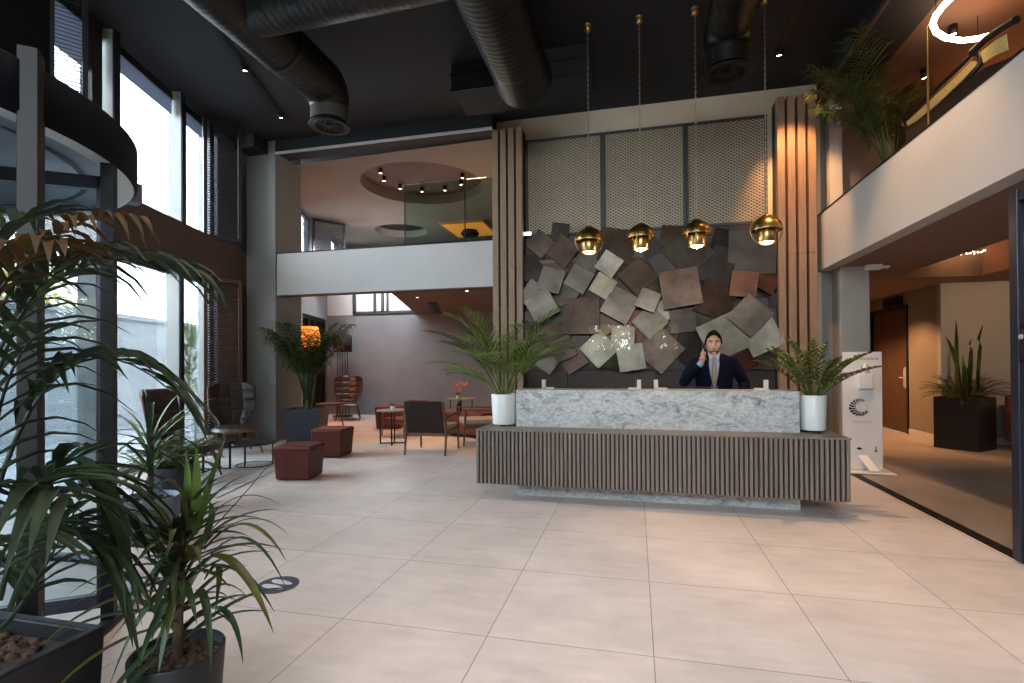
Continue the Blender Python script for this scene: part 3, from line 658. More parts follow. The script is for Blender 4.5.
pf(((-20, 640, 1.35), (0, 560, 1.25), (20, 540, 1.1)), nl=9, ll=.22)
pf(((0, 630, 1.5), (40, 575, 1.62), (90, 480, 1.8)), nl=11, ll=.27)

# --- yucca in the near round pot
yc = Vector((-1.565, 1.485, 0))
t = thing('yucca', 'spiky yucca in dark round pot, nearest plant beside the floor sticker', 'potted plant', yc, 0, None)
round_pot(t, .122, .148, .36, 'planter_black')
soil(t, .132, .325, False, 110, 6, .016)
MB().tube([(0, 0, .31), (.004, 0, .5), (.012, .01, .80)], [.017, .015, .012], 10).build('trunk', 'bark_brown', t)
YL = [((190, 530, 0), (188, 490, 0), (186, 452, .02), .030, 'leaf_lime'), ((195, 535, 0), (197, 490, -.02), (196, 447, -.02), .034, 'leaf_lime'), ((199, 528, 0), (210, 485, -.04), (226, 436, -.06), .030, 'leaf_lime'),
 ((206, 535, 0), (236, 505, -.02), (281, 450, -.03), .012, 'leaf_yucca'), ((205, 525, 0), (240, 490, .0), (284, 507, .03), .014, 'leaf_yucca'), ((208, 545, 0), (250, 512, -.02), (290, 536, -.02), .014, 'leaf_yucca'),
 ((205, 550, -.02), (247, 515, -.05), (287, 562, -.10), .028, 'leaf_olive'), ((208, 560, 0), (248, 528, -.05), (287, 590, -.08), .022, 'leaf_yucca'), ((204, 560, -.03), (238, 560, -.12), (274, 634, -.2), .040, 'leaf_olive'),
 ((212, 575, 0), (240, 565, -.06), (275, 613, -.10), .026, 'leaf_yucca'), ((207, 610, -.02), (232, 612, -.08), (243, 664, -.12), .026, 'leaf_yucca'), ((186, 520, -.02), (172, 470, -.06), (139, 508, -.08), .036, 'leaf_olive'),
 ((182, 552, 0), (135, 498, .04), (62, 505, .08), .010, 'leaf_yucca'), ((180, 548, 0), (148, 520, -.02), (108, 572, -.02), .022, 'leaf_yucca'), ((182, 545, -.04), (155, 570, -.12), (120, 630, -.18), .036, 'leaf_yucca'),
 ((178, 570, 0), (140, 550, .03), (94, 602, .06), .018, 'leaf_yucca'), ((180, 590, -.03), (148, 600, -.14), (108, 690, -.22), .038, 'leaf_yucca'), ((184, 580, -.05), (172, 600, -.15), (158, 676, -.24), .034, 'leaf_yucca'),
 ((196, 590, -.05), (207, 600, -.12), (211, 672, -.16), .028, 'leaf_yucca'), ((190, 560, -.05), (195, 540, -.1), (200, 565, -.13), .036, 'leaf_olive'), ((178, 560, .02), (150, 545, .06), (122, 585, .10), .022, 'leaf_yucca'),
 ((184, 600, .02), (150, 600, .05), (110, 640, .08), .022, 'leaf_yucca'), ((200, 600, .04), (225, 580, .10), (250, 600, .15), .022, 'leaf_yucca'), ((180, 575, .05), (160, 560, .12), (148, 610, .18), .026, 'leaf_yucca'), ((205, 580, .05), (222, 560, .1), (214, 620, .14), .026, 'leaf_yucca'),
 ((188, 610, -.04), (175, 605, -.1), (150, 660, -.16), .03, 'leaf_yucca'), ((196, 560, .04), (214, 520, .10), (208, 500, .14), .03, 'leaf_lime'), ((186, 560, .04), (168, 540, .08), (160, 520, .12), .026, 'leaf_yucca')]
YC0 = (yc-CAM).dot(CF)
for a, b, c, w_, m in YL:
    A, B_, C_ = [atc(q[0], q[1], YC0+q[2])-yc for q in (a, b, c)]
    mid = B_*2-(A+C_)/2
    MB().strap(A, (B_+mid)/2, C_, w_, 10, .22, lambda q: min(1, .5+1.8*q)*max(.02, 1-q**3)).build('leaf', m, t)

rnd = random.Random(14)
for k in range(78):
    a = rnd.uniform(0, 6.283); z = rnd.uniform(.37, .80); e = R(rnd.uniform(-5, 40)+(z-.42)*90); L = rnd.uniform(.20, .34)*(1.25-(z-.42)*.6); h = Vector((math.cos(a), math.sin(a), 0))
    p0 = Vector((.010*math.cos(a), .010*math.sin(a), z)); p1 = p0+(h*math.cos(e)+UP*math.sin(e))*L*.62; p2 = p1+(h*math.cos(e-1.0)+UP*math.sin(e-1.0))*L*.5
    MB().strap(p0, p1, p2, rnd.uniform(.020, .032), 8, .22, lambda q: min(1, .55+1.6*q)*max(.02, 1-q**3)).build('leaf', rnd.choice(['leaf_yucca', 'leaf_yucca', 'leaf_olive']), t)
# --- second yucca and fern in round pots by the window
t = thing('yucca', 'dark yucca in grey round pot, left of the leafy fern pot', 'potted plant', (-3.72, 3.28, 0), 0, None)
round_pot(t, .19, .205, .33, 'planter_grey'); soil(t, .185, .29, False, 70, 8)
MB().tube([(0, 0, .28), (.01, 0, .55), (0, .01, .80)], [.025, .02, .016], 8).build('trunk', 'bark_brown', t)
rnd = random.Random(21)
for k in range(46):
    a = rnd.uniform(0, 6.283); e = R(rnd.uniform(-12, 78)); L = rnd.uniform(.38, .62); h = Vector((math.cos(a), math.sin(a), 0)); z = .48+.36*rnd.random()
    p0 = Vector((.015*math.cos(a), .015*math.sin(a), z)); p1 = p0+(h*math.cos(e)+UP*math.sin(e))*L*.6; p2 = p1+(h*math.cos(e-.9)+UP*math.sin(e-.9))*L*.45
    MB().strap(p0, p1, p2, .030, 7, .22).build('leaf', rnd.choice(['leaf_yucca', 'leaf_dark', 'leaf_bright']), t)
t = thing('fern', 'bushy green fern in dark pot between the yucca and the coffee tables', 'potted plant', (-4.22, 3.98, 0), 0, None)
round_pot(t, .17, .20, .42, 'planter_navy'); soil(t, .18, .38, False, 40, 9)
rosette(t, 40, .38, .43, (15, 75), 60, 'leaf_fern', random.Random(5), nl=16, ll=.075, lw=.020, droop=.2, start=.12, rach=.003, ms=['leaf_fern', 'leaf_fern', 'leaf_olive'])

# --- navy planter palm under the left balcony
t = thing('kentia_palm', 'tall palm in navy square planter beside the grey column', 'potted plant', (-5.66, 8.02, 0), R(19), None)
square_pot(t, .255, .315, .59, 'planter_navy', .03); soil(t, (.27, .27), .54, True, 40, 4)
MB().tube([(0, 0, .52), (.02, 0, .9), (-.02, 0, 1.3)], [.035, .03, .02], 8).tube([(.06, .04, .52), (.1, .04, .9), (.14, .05, 1.2)], [.02, .018, .012], 6).build('stem', 'stem_green', t)
rosette(t, 24, .75, 1.42, (76, 90), 48, 'leaf_palm', random.Random(8), nl=17, ll=.33, lw=.034, droop=.75, start=.30, rach=.008)

# --- areca palm on the reception desk (left) and zz plant (right)
t = thing('areca_palm', 'feathery green palm in white pot on the left end of the reception desk', 'potted plant', (-1.353, 5.28, .706), 0, None)
round_pot(t, .122, .136, .315, 'ceramic_white', .016, True); soil(t, .122, .29, False, 20, 4, .012)
rosette(t, 36, .28, 1.14, (46, 90), 60, 'leaf_bright', random.Random(17), nl=17, ll=.20, lw=.017, droop=.18, start=.28, rach=.0045, wl=(.55, 1.1), ms=['leaf_bright', 'leaf_palm', 'leaf_bright'])
t = thing('zz_plant', 'glossy leaved plant in white pot on the right end of the reception desk', 'potted plant', (1.592, 5.28, .706), 0, None)
round_pot(t, .103, .113, .32, 'ceramic_white', .022, True); soil(t, .10, .31, False, 20, 4, .012)
rosette(t, 21, .31, .60, (46, 88), 42, 'leaf_zz', random.Random(29), nl=10, ll=.070, lw=.036, droop=.05, start=.22, rach=.0075, fwd=.5, wl=(.7, 1.08), ms=['leaf_zz', 'leaf_zz', 'leaf_olive'],
        wprof=lambda q: max(.05, math.sin(PI*min(1, q*.92+.08))**.7))
# --- sansevieria planter in the corridor
t = thing('snake_plant', 'snake plant with grassy tufts in tall black planter in the right corridor', 'potted plant', (4.98, 9.45, 0), R(40), None)
square_pot(t, .285, .285, .80, 'planter_black', .02); soil(t, (.27, .27), .76, True, 20, 4)
rosette(t, 46, .76, .50, (20, 80), 60, 'leaf_olive', random.Random(3), nl=12, ll=.12, lw=.012, droop=.3, r0=.12, start=.1, rach=.003, name='tuft', ms=['leaf_olive', 'leaf_dark'])
rnd = random.Random(2)
for (x, y, h, lx, w_, m) in ((-.12, 0, 1.02, -.10, .13, 'leaf_palm'), (-.05, .05, .82, -.22, .14, 'leaf_palm'), (.02, -.05, .78, .08, .14, 'leaf_olive'), (0, .04, .58, .0, .15, 'leaf_bright'), (.16, 0, .95, .26, .11, 'leaf_palm'), (.08, .08, .5, .16, .12, 'leaf_palm')):
    mx = Matrix.Rotation(R(-40), 4, 'Z')
    MB().strap(mx @ Vector((x, y, .74)), mx @ Vector((x-.02, y, .74+h*.75)), mx @ Vector((lx, y, .74+h*1.24)), w_*1.15, 9, .2, lambda q: min(1, .65+.8*q)*max(.03, 1-q**4)).build('leaf', m, t)
# --- palm upstairs on the right mezzanine
t = thing('kentia_palm', 'palm standing on the right mezzanine above the slatted wall', 'potted plant', (3.02, 7.05, 3.30), 0, None)
round_pot(t, .15, .17, .30, 'planter_black'); soil(t, .15, .26, False, 20, 4)
rosette(t, 24, .27, 1.60, (68, 89), 50, 'leaf_palm', random.Random(31), az0=25, az1=238, nl=22, ll=.34, lw=.026, droop=.6, start=.3, rach=.007, ms=['leaf_palm', 'leaf_olive'])
# --- plants seen through the window
t = thing('outdoor_yucca', 'spiky green shrub in concrete trough outside the window', 'shrub', F(.55, -1.25, -.14), 0, None)
MB().box((-.55, -.35, 0), (.55, .35, .95), Matrix.Rotation(WROT, 4, 'Z')).build('trough', 'concrete_out', t, bevel=.01)
rnd = random.Random(77)
for k in range(70):
    a = rnd.uniform(0, 6.283); e = R(rnd.uniform(15, 85)); L = rnd.uniform(.4, .75); h = Vector((math.cos(a), math.sin(a), 0)); z = .95+1.05*rnd.random()
    p0 = Vector((rnd.uniform(-.1, .1), rnd.uniform(-.12, .12), z)); p1 = p0+(h*math.cos(e)+UP*math.sin(e))*L*.6; p2 = p1+(h*math.cos(e-.6)+UP*math.sin(e-.6))*L*.4
    MB().strap(p0, p1, p2, .05, 4, .2).build('leaf', 'leaf_bright' if k % 2 else 'leaf_fern', t)

# ================================================================== RECEPTION DESK
DX = .127
t = thing('reception_desk', 'grey marble reception desk with ribbed brown wood front', 'reception desk', (DX, 5.2, 0))
m = MB(); m.box((-1.332, 0, 0), (1.332, .36, 1.085)); m.build('counter_block', 'grey_marble', t, bevel=.004)
MB().box((-1.332, .36, .855), (1.332, .62, .895)).box((-1.332, .36, 0), (-1.30, .62, .855)).box((1.30, .36, 0), (1.332, .62, .855)).build('worktop', 'wood_desk', t)
b = MB(); x0, x1 = -1.677, 1.643; zb, zt = .165, .690
b.box((x0+.022, -.28, zb), (x1-.022, -.0005, zt)); b.box((x0+.022, 0, zb), (-1.333, .32, zt)); b.box((1.333, 0, zb), (x1-.022, .32, zt))
b.build('slatted_front', 'wood_black', t)
rb = MB(); n = 83; pitch = (x1-x0)/n
for k in range(n): rb.box((x0+k*pitch+.004, -.30, zb), (x0+(k+1)*pitch-.012, -.279, zt))
for k in range(14):
    y = -.28+k*.0425
    rb.box((x0, y+.004, zb), (x0+.024, y+.030, zt)); rb.box((x1-.024, y+.004, zb), (x1, y+.030, zt))
rb.build('ribs', 'wood_desk', t, bevel=.003, seg=1)
MB().box((x0, -.302, zt), (x1, -.0005, .705)).box((x0, 0, zt), (-1.333, .32, .705)).box((1.333, 0, zt), (x1, .32, .705)).build('ledge_top', 'wood_desk', t)
# desk things behind the marble
for nm, lab, x in (('computer_monitor', 'dark monitor low behind the desk at the left', -.55), ('computer_monitor', 'dark monitor low behind the desk before the receptionist', .55)):
    t = thing(nm, lab, 'monitor', (x, 5.70, .896), 0, 'monitors behind the counter')
    MB().box((-.22, -.012, .03), (.22, .012, .205)).build('screen', 'black_plastic', t, bevel=.004)
    MB().box((-.02, .0, .0), (.02, .03, .1)).box((-.1, -.05, 0), (.1, .08, .01)).build('foot', 'black_plastic', t)
# acrylic sneeze guards
def acrylic(xa, xb, lab, rnd_l, rnd_r):
    w = xb-xa; h = .70; t = thing('acrylic_screen', lab, 'screen', ((xa+xb)/2, 5.32, 1.086), 0, 'acrylic screens on the counter')
    pts = [(-w/2, .012), (w/2, .012)]
    r = .11
    pts += [(w/2-r+r*math.cos(R(a)), h-r+r*math.sin(R(a))) for a in range(0, 91, 15)] if rnd_r else [(w/2, h)]
    pts += [(-w/2+r+r*math.cos(R(a)), h-r+r*math.sin(R(a))) for a in range(90, 181, 15)] if rnd_l else [(-w/2, h)]
    MB().prism(pts, -.003, .003, Matrix.Rotation(PI/2, 4, 'X')).build('pane', 'acrylic', t)
    for sg in (-1, 1):
        f = MB(); x = sg*(w/2-.012); f.box((x-.020, -.016, 0), (x+.020, .016, .10)); f.box((x-.020, -.016, 0), (x-sg*.105, .016, .022)); f.box((x-.02, -.08, 0), (x+.02, .08, .012)); f.build('bracket', 'cream_plastic', t, bevel=.002)
acrylic(-.945, .045, 'clear acrylic counter screen left of the receptionist', True, True)
acrylic(.185, 1.215, 'clear acrylic counter screen before the receptionist', True, True)

# ================================================================== SLATTED PILASTERS, MESH SCREENS, METAL WALL
def slats(xa, xb, lab, m):
    t = thing('slat_panel', lab, 'slatted panel', ((xa+xb)/2, 8.0, 0), 0, 'slatted wood pilasters'); w = xb-xa; h = 5.09
    MB().box((-w/2, .02, 0), (w/2, .19, h-.01)).build('backing', 'black_metal', t)
    n = 4; sw = (w-.035*(n-1))/n
    for k in range(n):
        x = -w/2+k*(sw+.035); o = MB(); o.box((x, -.10, 0), (x+sw, .02, 2.87)); o.box((x, -.10, 2.874), (x+sw, .02, h)); o.build('slat', m, t, bevel=.003)
slats(-2.20, -1.715, 'tall wooden slats at the end of the left balcony', 'wood_slat')
slats(1.965, 2.455, 'tall wooden slats right of the metal plate wall', 'wood_slat')
def mesh_screen(xa, xb, z0, z1, lab):
    t = thing('mesh_screen', lab, 'mesh panel', (xa, 8.13, z0), 0, 'expanded metal screens'); w, h = xb-xa, z1-z0
    f = MB(); b = .035
    f.box((0, -.03, 0), (b, .03, h)); f.box((w-b, -.03, 0), (w, .03, h)); f.box((0, -.03, 0), (w, .03, b)); f.box((0, -.03, h-b), (w, .03, h)); f.build('frame', 'grey_frame', t)
    q = MB(); sl = .60; pz = .046                                     # strands at +/- slope, clipped to the frame
    a0, b0, a1, b1 = b, b, w-b, h-b
    k = -int(sl*w/pz)-1
    while k*pz < h:
        for sg in (1, -1):
            # z = c + sg*sl*x
            c = k*pz if sg > 0 else k*pz+sl*w
            pts = []
            xs = [a0, a1] + [(b0-c)/(sg*sl), (b1-c)/(sg*sl)]
            for x in xs:
                z = c+sg*sl*x
                if a0-1e-6 <= x <= a1+1e-6 and b0-1e-6 <= z <= b1+1e-6: pts.append((x, z))
            pts.sort()
            if len(pts) >= 2 and pts[-1][0]-pts[0][0] > .01:
                q.bar((pts[0][0], 0, pts[0][1]), (pts[-1][0], 0, pts[-1][1]), .012, .010)
        k += 1
    q.build('mesh', 'mesh_metal', t)
mesh_screen(-1.70, -.475, 3.38, 4.95, 'expanded metal screen left above the plate wall')
mesh_screen(-.465, .750, 3.38, 4.95, 'expanded metal screen in the middle above the plate wall')
mesh_screen(.760, 1.88, 3.38, 4.95, 'expanded metal screen right above the plate wall')

PL = [  # centre x, y in the photo, side in px, rotation, tone, layer
 (540, 244, 22, 40, 'brown', 1), (563, 251, 26, -50, 'brown', 2), (551, 280, 25, 17, 'light', 4), (579, 279, 24, 31, 'mid', 3), (603, 286, 22, 32, 'light', 4),
 (609, 264, 22, 35, 'light', 5), (590, 262, 24, 45, 'mid', 1), (638, 276, 30, 48, 'brown', 3), (617, 246, 36, 12, 'brown', 0), (648, 300, 21, 24, 'light', 5),
 (658, 253, 26, 20, 'dark', 1), (664, 264, 24, -25, 'dark', 2), (688, 252, 39, -40, 'mid', 3), (680.5, 288, 39, -8, 'brown', 5), (716, 300, 36, 22, 'brown', 3),
 (683, 320, 26, -5, 'dark', 2), (714, 264, 40, 18, 'dark', 2), (752, 252, 46, 2, 'dark', 3), (744, 284, 26, 6, 'rust', 4), (768, 281, 22, 36, 'rust', 3),
 (750, 315.5, 33, 42, 'mid', 6), (723, 337, 41, -25, 'light', 4), (762, 336, 34, -25, 'light', 4), (767, 357, 26, 3, 'mid', 1), (745, 360, 22, -20, 'rust', 2),
 (542, 306, 28, -29, 'light', 5), (534, 296, 26, 38, 'mid', 3), (581, 316, 38, 0, 'brown', 4), (563, 349, 23, -24, 'brown', 4), (556, 334, 26, 18, 'brown', 2),
 (533, 344, 30, 4, 'brown', 1), (547, 362, 24, 35, 'light', 2), (573, 362, 24, -32, 'brown', 2), (583, 342, 24, 2, 'dark', 1), (599, 349, 29, 47, 'light', 5),
 (620, 305, 31, 30, 'mid', 4), (623, 338, 24, 5, 'light', 4), (631, 360, 27, -10, 'light', 5), (650, 322, 27, 47, 'mid', 3), (660, 350, 36, 42, 'brown', 3),
 (690, 347, 34, 35, 'dark', 1), (724, 241, 24, 15, 'dark', 1), (532, 268, 28, 3, 'dark', 0), (566, 297, 22, 30, 'mid', 2), (656, 289, 24, -20, 'dark', 1),
 (661, 312, 22, -30, 'light', 1), (700, 322, 26, 28, 'dark', 1), (768, 312, 28, 2, 'dark', 0), (606, 322, 24, -30, 'brown', 1), (612, 363, 24, 10, 'dark', 0),
 (642, 340, 20, 12, 'rust', 1), (775, 258, 18, 2, 'dark', 1), (592, 300, 26, 5, 'dark', 0), (706, 285, 30, 8, 'dark', 0), (635, 320, 20, 20, 'rust', 0), (672, 236, 22, 5, 'brown', 1), (560, 232, 18, 10, 'dark', 1), (530, 325, 24, 20, 'dark', 0), (760, 368, 18, 0, 'dark', 0), (776, 340, 18, 20, 'mid', 0), (777, 300, 16, 0, 'dark', 1)]
t = thing('metal_relief', 'relief wall of overlapping square metal plates behind the reception', 'wall relief', (0, 8.2, 0))
MB().box((-1.70, -.10, 1.25), (1.95, 0, 3.37)).build('backing', 'tile_panel', t)
rnd = random.Random(12)
for i, (x, y, s, rot, tone, ly) in enumerate(PL):
    Y = 8.075-.034*ly; p = aty(x, y, Y); c = (p-CAM).dot(CF); S = s/FOC*c*.965
    zlo = 1.26+S*.5*(abs(math.cos(R(rot)))+abs(math.sin(R(rot))))
    o = MB().box((-S/2, -.014, -S/2), (S/2, .014, S/2)).build('metal_plate', 'plate_'+tone, t, bevel=.002, seg=1)
    o.location = (p.x, Y-8.2, max(p.z, 1.26+S*.45)); tx, tz = rnd.uniform(-.11, .11), rnd.uniform(-.11, .11)
    o.rotation_euler = (Euler((tx, 0, tz)).to_matrix() @ Matrix.Rotation(R(rot), 3, 'Y')).to_euler()
t = thing('emergency_light', 'small bright light at the left end of the mesh screens', 'lamp', aty(528, 234, 8.08))
MB().box((-.06, -.02, -.03), (.06, .02, .03)).build('housing', 'white_paint', t); MB().box((-.052, -.026, -.022), (.052, -.02, .022)).build('diffuser', 'lamp_led', t)

# ================================================================== PENDANTS
def chain(L):
    mb = MB(); n = int(L/.034)
    for k in range(n):
        z = -k*.034; rot = Matrix.Rotation(PI/2*(k % 2), 4, 'Z')
        pts = [(.008*math.sin(2*PI*j/8), 0, z-.019+.022*math.cos(2*PI*j/8)) for j in range(9)]
        mb.tube(pts, .0024, 4, False, True, rot)
    return mb
t = thing('pendant_lamp', 'brass dome pendant lamp on a chain, leftmost of the row of four', 'pendant lamp', (-.52, 6.1, CZ), R(20), 'brass pendant lamps over the desk')
ZL = 2.95-CZ
MB().lathe([(.001, -.01), (.03, -.012), (.036, -.03), (.036, -.07), (.022, -.085), (.001, -.085)], n=16).lathe([(.04, 0), (.04, -.012), (.001, -.012)], n=16).build('ceiling_rose', 'brass', t)
MB().tube([(0, 0, -.08), (0, 0, ZL+.02)], .0035, 6).build('cable', 'chain_brass', t)
ch = chain(-.09-ZL-.03 if False else (CZ-2.95)-.10); o = ch.build('chain', 'chain_brass', t); o.location = (0, 0, -.085)
prof = [(.001, ZL+.02), (.015, ZL+.018), (.05, ZL+.002)]
for k in range(9): a = R(18+k*9); prof.append((.160*math.sin(a), ZL-.150+.150*math.cos(a)))
prof += [(.161, ZL-.162), (.157, ZL-.164)]
prof += [(.152*math.sin(R(85-k*9)), ZL-.152+.140*math.cos(R(85-k*9))) for k in range(9)]
MB().lathe(prof, n=36).build('dome_shade', 'brass', t)
MB().lathe([(.02, ZL-.03), (.092, ZL-.05), (.092, ZL-.285), (.088, ZL-.290), (.084, ZL-.285), (.084, ZL-.06), (.02, ZL-.045)], n=28).build('inner_shade', 'brass', t)
b = MB(); b.lathe([(.001, ZL-.255), (.060, ZL-.262), (.070, ZL-.278), (.055, ZL-.298), (.001, ZL-.306)], n=20); b.build('bulb', 'lamp_warm', t)
MB().tube([(.166*math.sin(2*PI*k/36), 0, ZL-.152+.166*math.cos(2*PI*k/36)) for k in range(37)], .0055, 6, False).build('ring', 'brass', t)
for i, (x, rz, lab) in enumerate(((.07, 75, 'brass dome pendant lamp on a chain, second from the left'), (.68, 82, 'brass dome pendant lamp on a chain, third from the left'), (1.40, 5, 'brass dome pendant lamp on a chain, rightmost, beside the wooden slats'))):
    dup(t, (x, 6.1, CZ), R(rz), lab)
for x in (-.52, .07, .68, 1.40): point('pendant_glow', (x, 6.1, 2.63), 7, (1, .66, .36), .05)

# ================================================================== CEILING DUCTS AND TRACKS
def spiral(pts, r, step=.075):
    """a spiral-seam duct along a polyline, with a raised seam every step"""
    pts = [Vector(p) for p in pts]; seg = []; 
    for a, b in zip(pts, pts[1:]):
        L = (b-a).length; n = max(1, int(L/step))
        for k in range(n):
            q = a+(b-a)*(k/n); d = (b-a).normalized()
            seg += [(q, r), (q+d*.006, r+.0014), (q+d*.012, r+.0014), (q+d*.018, r)]
    seg.append((pts[-1], r)); return MB().tube([p for p, _ in seg], [q for _, q in seg], 32)
def arc(c, u, v, r, a0, a1, n=7): c, u, v = Vector(c), Vector(u), Vector(v); return [c+u*r*math.cos(R(a0+(a1-a0)*i/n))+v*r*math.sin(R(a0+(a1-a0)*i/n)) for i in range(n+1)]
def diffuser(t, x, y, z, r):
    MB().lathe([(r*.86, z+.05), (r+.01, z+.03), (r+.035, z), (r+.028, z-.012), (r*.80, z+.004), (r*.78, z+.05)], (x, y, 0), 40).build('diffuser_rim', 'black_metal', t)
    d = MB()
    for k in range(16):
        a = 2*PI*k/16; d.bar((x+.03*math.cos(a), y+.03*math.sin(a), z+.02), (x+r*.8*math.cos(a+.25), y+r*.8*math.sin(a+.25), z+.01), .030, .006)
    d.cyl((x, y, 0), .05, z, z+.03, 16); d.cyl((x, y, 0), r*.82, z+.05, z+.06, 24); d.build('diffuser_vanes', 'black_metal', t)
t = thing('air_duct', 'branching steel air duct on the left of the ceiling', 'air duct', (0, 0, 0))
spiral([(-3.86, 2.2, 4.95), (-3.86, 5.72, 4.95)], .285).build('run', 'duct_steel', t)
MB().tube(arc((-3.86, 5.72, 4.70), (0, 0, 1), (0, 1, 0), .25, 0, 90), [.285, .285, .283, .278, .270, .260, .250, .240], 32).build('elbow', 'duct_steel', t)
MB().tube([(-3.86, 5.97, 4.76), (-3.86, 5.97, 4.52)], .238, 32).build('boot', 'boot_grey', t)
spiral([(-3.70, 4.42, 4.97), (-1.66, 4.37, 4.97)], .275).build('branch', 'duct_steel', t)
diffuser(t, -3.86, 5.97, 4.47, .225)
for y in (3.2, 5.0):
    MB().lathe([(.292, -.02), (.296, -.02), (.296, .02), (.292, .02)], n=32, mx=Matrix.Translation((-3.86, y, 4.95)) @ Matrix.Rotation(PI/2, 4, 'X')).tube([(-3.86, y, 5.2), (-3.86, y, CZ)], .006).build('hanger', 'duct_steel', t)
t = thing('air_duct', 'steel air duct running into the black box in the middle of the ceiling', 'air duct', (0, 0, 0))
spiral([(-1.36, 1.5, 4.98), (-1.36, 5.90, 4.98)], .34).build('run', 'duct_steel', t)
MB().tube([(-1.36, 5.90, 4.98), (-1.36, 6.42, 4.98)], [.34, .36], 32).build('collar', 'duct_steel', t)
t = thing('ventilation_unit', 'black ventilation box hung under the ceiling behind the middle duct', 'ventilation unit', (-1.30, 6.9, 4.96))
MB().box((-1.05, -.47, 0), (.75, .22, CZ-4.96)).build('casing', 'ceiling_black', t, bevel=.01)
MB().box((-1.06, -.48, .20), (.76, -.46, .23)).box((-1.06, -.48, .0), (.76, -.46, .02)).build('flange', 'black_metal', t)
t = thing('air_duct', 'dark air duct with round outlet on the right of the ceiling', 'air duct', (0, 0, 0))
spiral([(.99, 2.2, 4.98), (.99, 5.75, 4.98)], .245).build('run', 'duct_steel', t)
MB().tube(arc((.99, 5.75, 4.75), (0, 0, 1), (0, 1, 0), .23, 0, 90), .245, 32).build('elbow', 'duct_steel', t)
MB().tube([(.99, 5.98, 4.78), (.99, 5.98, 4.54)], .225, 32).build('boot', 'duct_steel', t)
diffuser(t, .99, 5.98, 4.49, .225)
def track(a, b, heads, lab):
    t = thing('track_light', lab, 'track light', a, 0, 'recessed ceiling tracks'); a, b = Vector(a), Vector(b)
    MB().bar((0, 0, -.01), b-a+Vector((0, 0, -.01)), .085, .02).build('track', 'black_metal', t)
    for q in heads:
        p = Vector(q)-a
        hd = MB().lathe([(.05, -.01), (.05, -.09), (.043, -.09), (.040, -.06), (.001, -.06)], p, 20).build('spot_head', 'black_metal', t)
        MB().lathe([(.038, -.0605), (.001, -.0605)], p, 20).build('lens', 'lamp_spot', hd)
track((-4.45, 4.05, CZ), (-5.50, 7.25, CZ), [(-5.03, 5.82, CZ), (-5.44, 7.07, CZ)], 'black ceiling track with two spots near the windows')
track((1.80, 4.6, CZ), (1.815, 7.3, CZ), [(1.815, 7.18, CZ), (1.80, 5.2, CZ)], 'black ceiling track with a lit spot before the right slats')

# mezzanine ceiling spots
def can(p, lab, group, h=.11, r=.042, first=[None]):
    if first[0] is None:
        t = thing('ceiling_spot', lab, 'spotlight', p, 0, group)
        MB().lathe([(.001, 0), (r, 0), (r, -h), (r-.006, -h), (r-.008, -h+.02), (.001, -h+.02)], n=18).build('housing', 'black_metal', t)
        MB().lathe([(r-.009, -h+.012), (.001, -h+.006)], n=18).build('lens', 'lamp_spot', t); first[0] = t; return t
    return dup(first[0], p, 0, lab, group)
for i, (x, y, lab) in enumerate(((380.5, 171, 'black ceiling spot at the far left of the round ceiling recess'), (384, 179, 'black ceiling spot second from the left in the round recess'), (400, 187, 'black ceiling spot third from the left in the round recess'), (422, 190, 'black ceiling spot low in the middle of the round recess'), (445, 189, 'black ceiling spot right of the recess middle, behind the glass rail'), (461, 183, 'black ceiling spot lower of the right pair in the round recess'), (462.5, 176, 'black ceiling spot upper of the right pair in the round recess'))):
    p = atz(x, y-3, 5.32); d = Vector((p.x-RC[0], p.y-RC[1], 0))
    if d.length > 1.16: d = d.normalized()*1.16
    can((RC[0]+d.x, RC[1]+d.y, 5.32), lab, 'spots in the round ceiling recess')
# glass balustrade on the left balcony
t = thing('glass_balustrade', 'glass balustrade panels on the right half of the left balcony', 'balustrade', (-3.75, 7.99, 3.345))
MB().box((0, -.008, 0), (1.055, .008, 1.03)).build('pane', 'rail_glass', t); MB().box((1.065, -.008, 0), (1.53, .008, 1.03)).build('pane', 'rail_glass', t)
MB().box((-.008, -.01, 0), (.004, .01, 1.03)).build('edge_strip', 'black_metal', t); MB().box((1.054, -.01, 0), (1.067, .01, 1.03)).build('joint_strip', 'black_metal', t)
MB().box((-.012, -.02, 0), (1.53, .02, .03)).build('base_channel', 'black_metal', t)
# orange lit ceiling panel upstairs
p = atz(470, 229, 5.08); t = thing('ceiling_panel_light', 'orange lit square ceiling panel seen through the glass balustrade', 'ceiling light', (p.x, p.y, 5.1))
MB().box((-.62, -.75, -.05), (.62, .75, 0)).build('panel', 'orange_wood', t); MB().box((-.56, -.69, -.056), (.56, .69, -.05)).build('glow', 'panel_orange', t)
MB().lathe([(.20, -.06), (.26, -.16), (.20, -.22), (.001, -.22)], n=24).build('lamp_body', 'black_metal', t)
p = atz(357, 247, 4.75); t = thing('air_conditioner', 'white air conditioner box on the far mezzanine wall', 'air conditioner', (-8.0, 14.6, 4.62), R(-73))
MB().box((-.42, -.12, 0), (.42, .12, .26)).build('casing', 'white_paint', t, bevel=.02); MB().box((-.36, -.125, .02), (.36, -.11, .06)).build('louver', 'grey_frame', t)

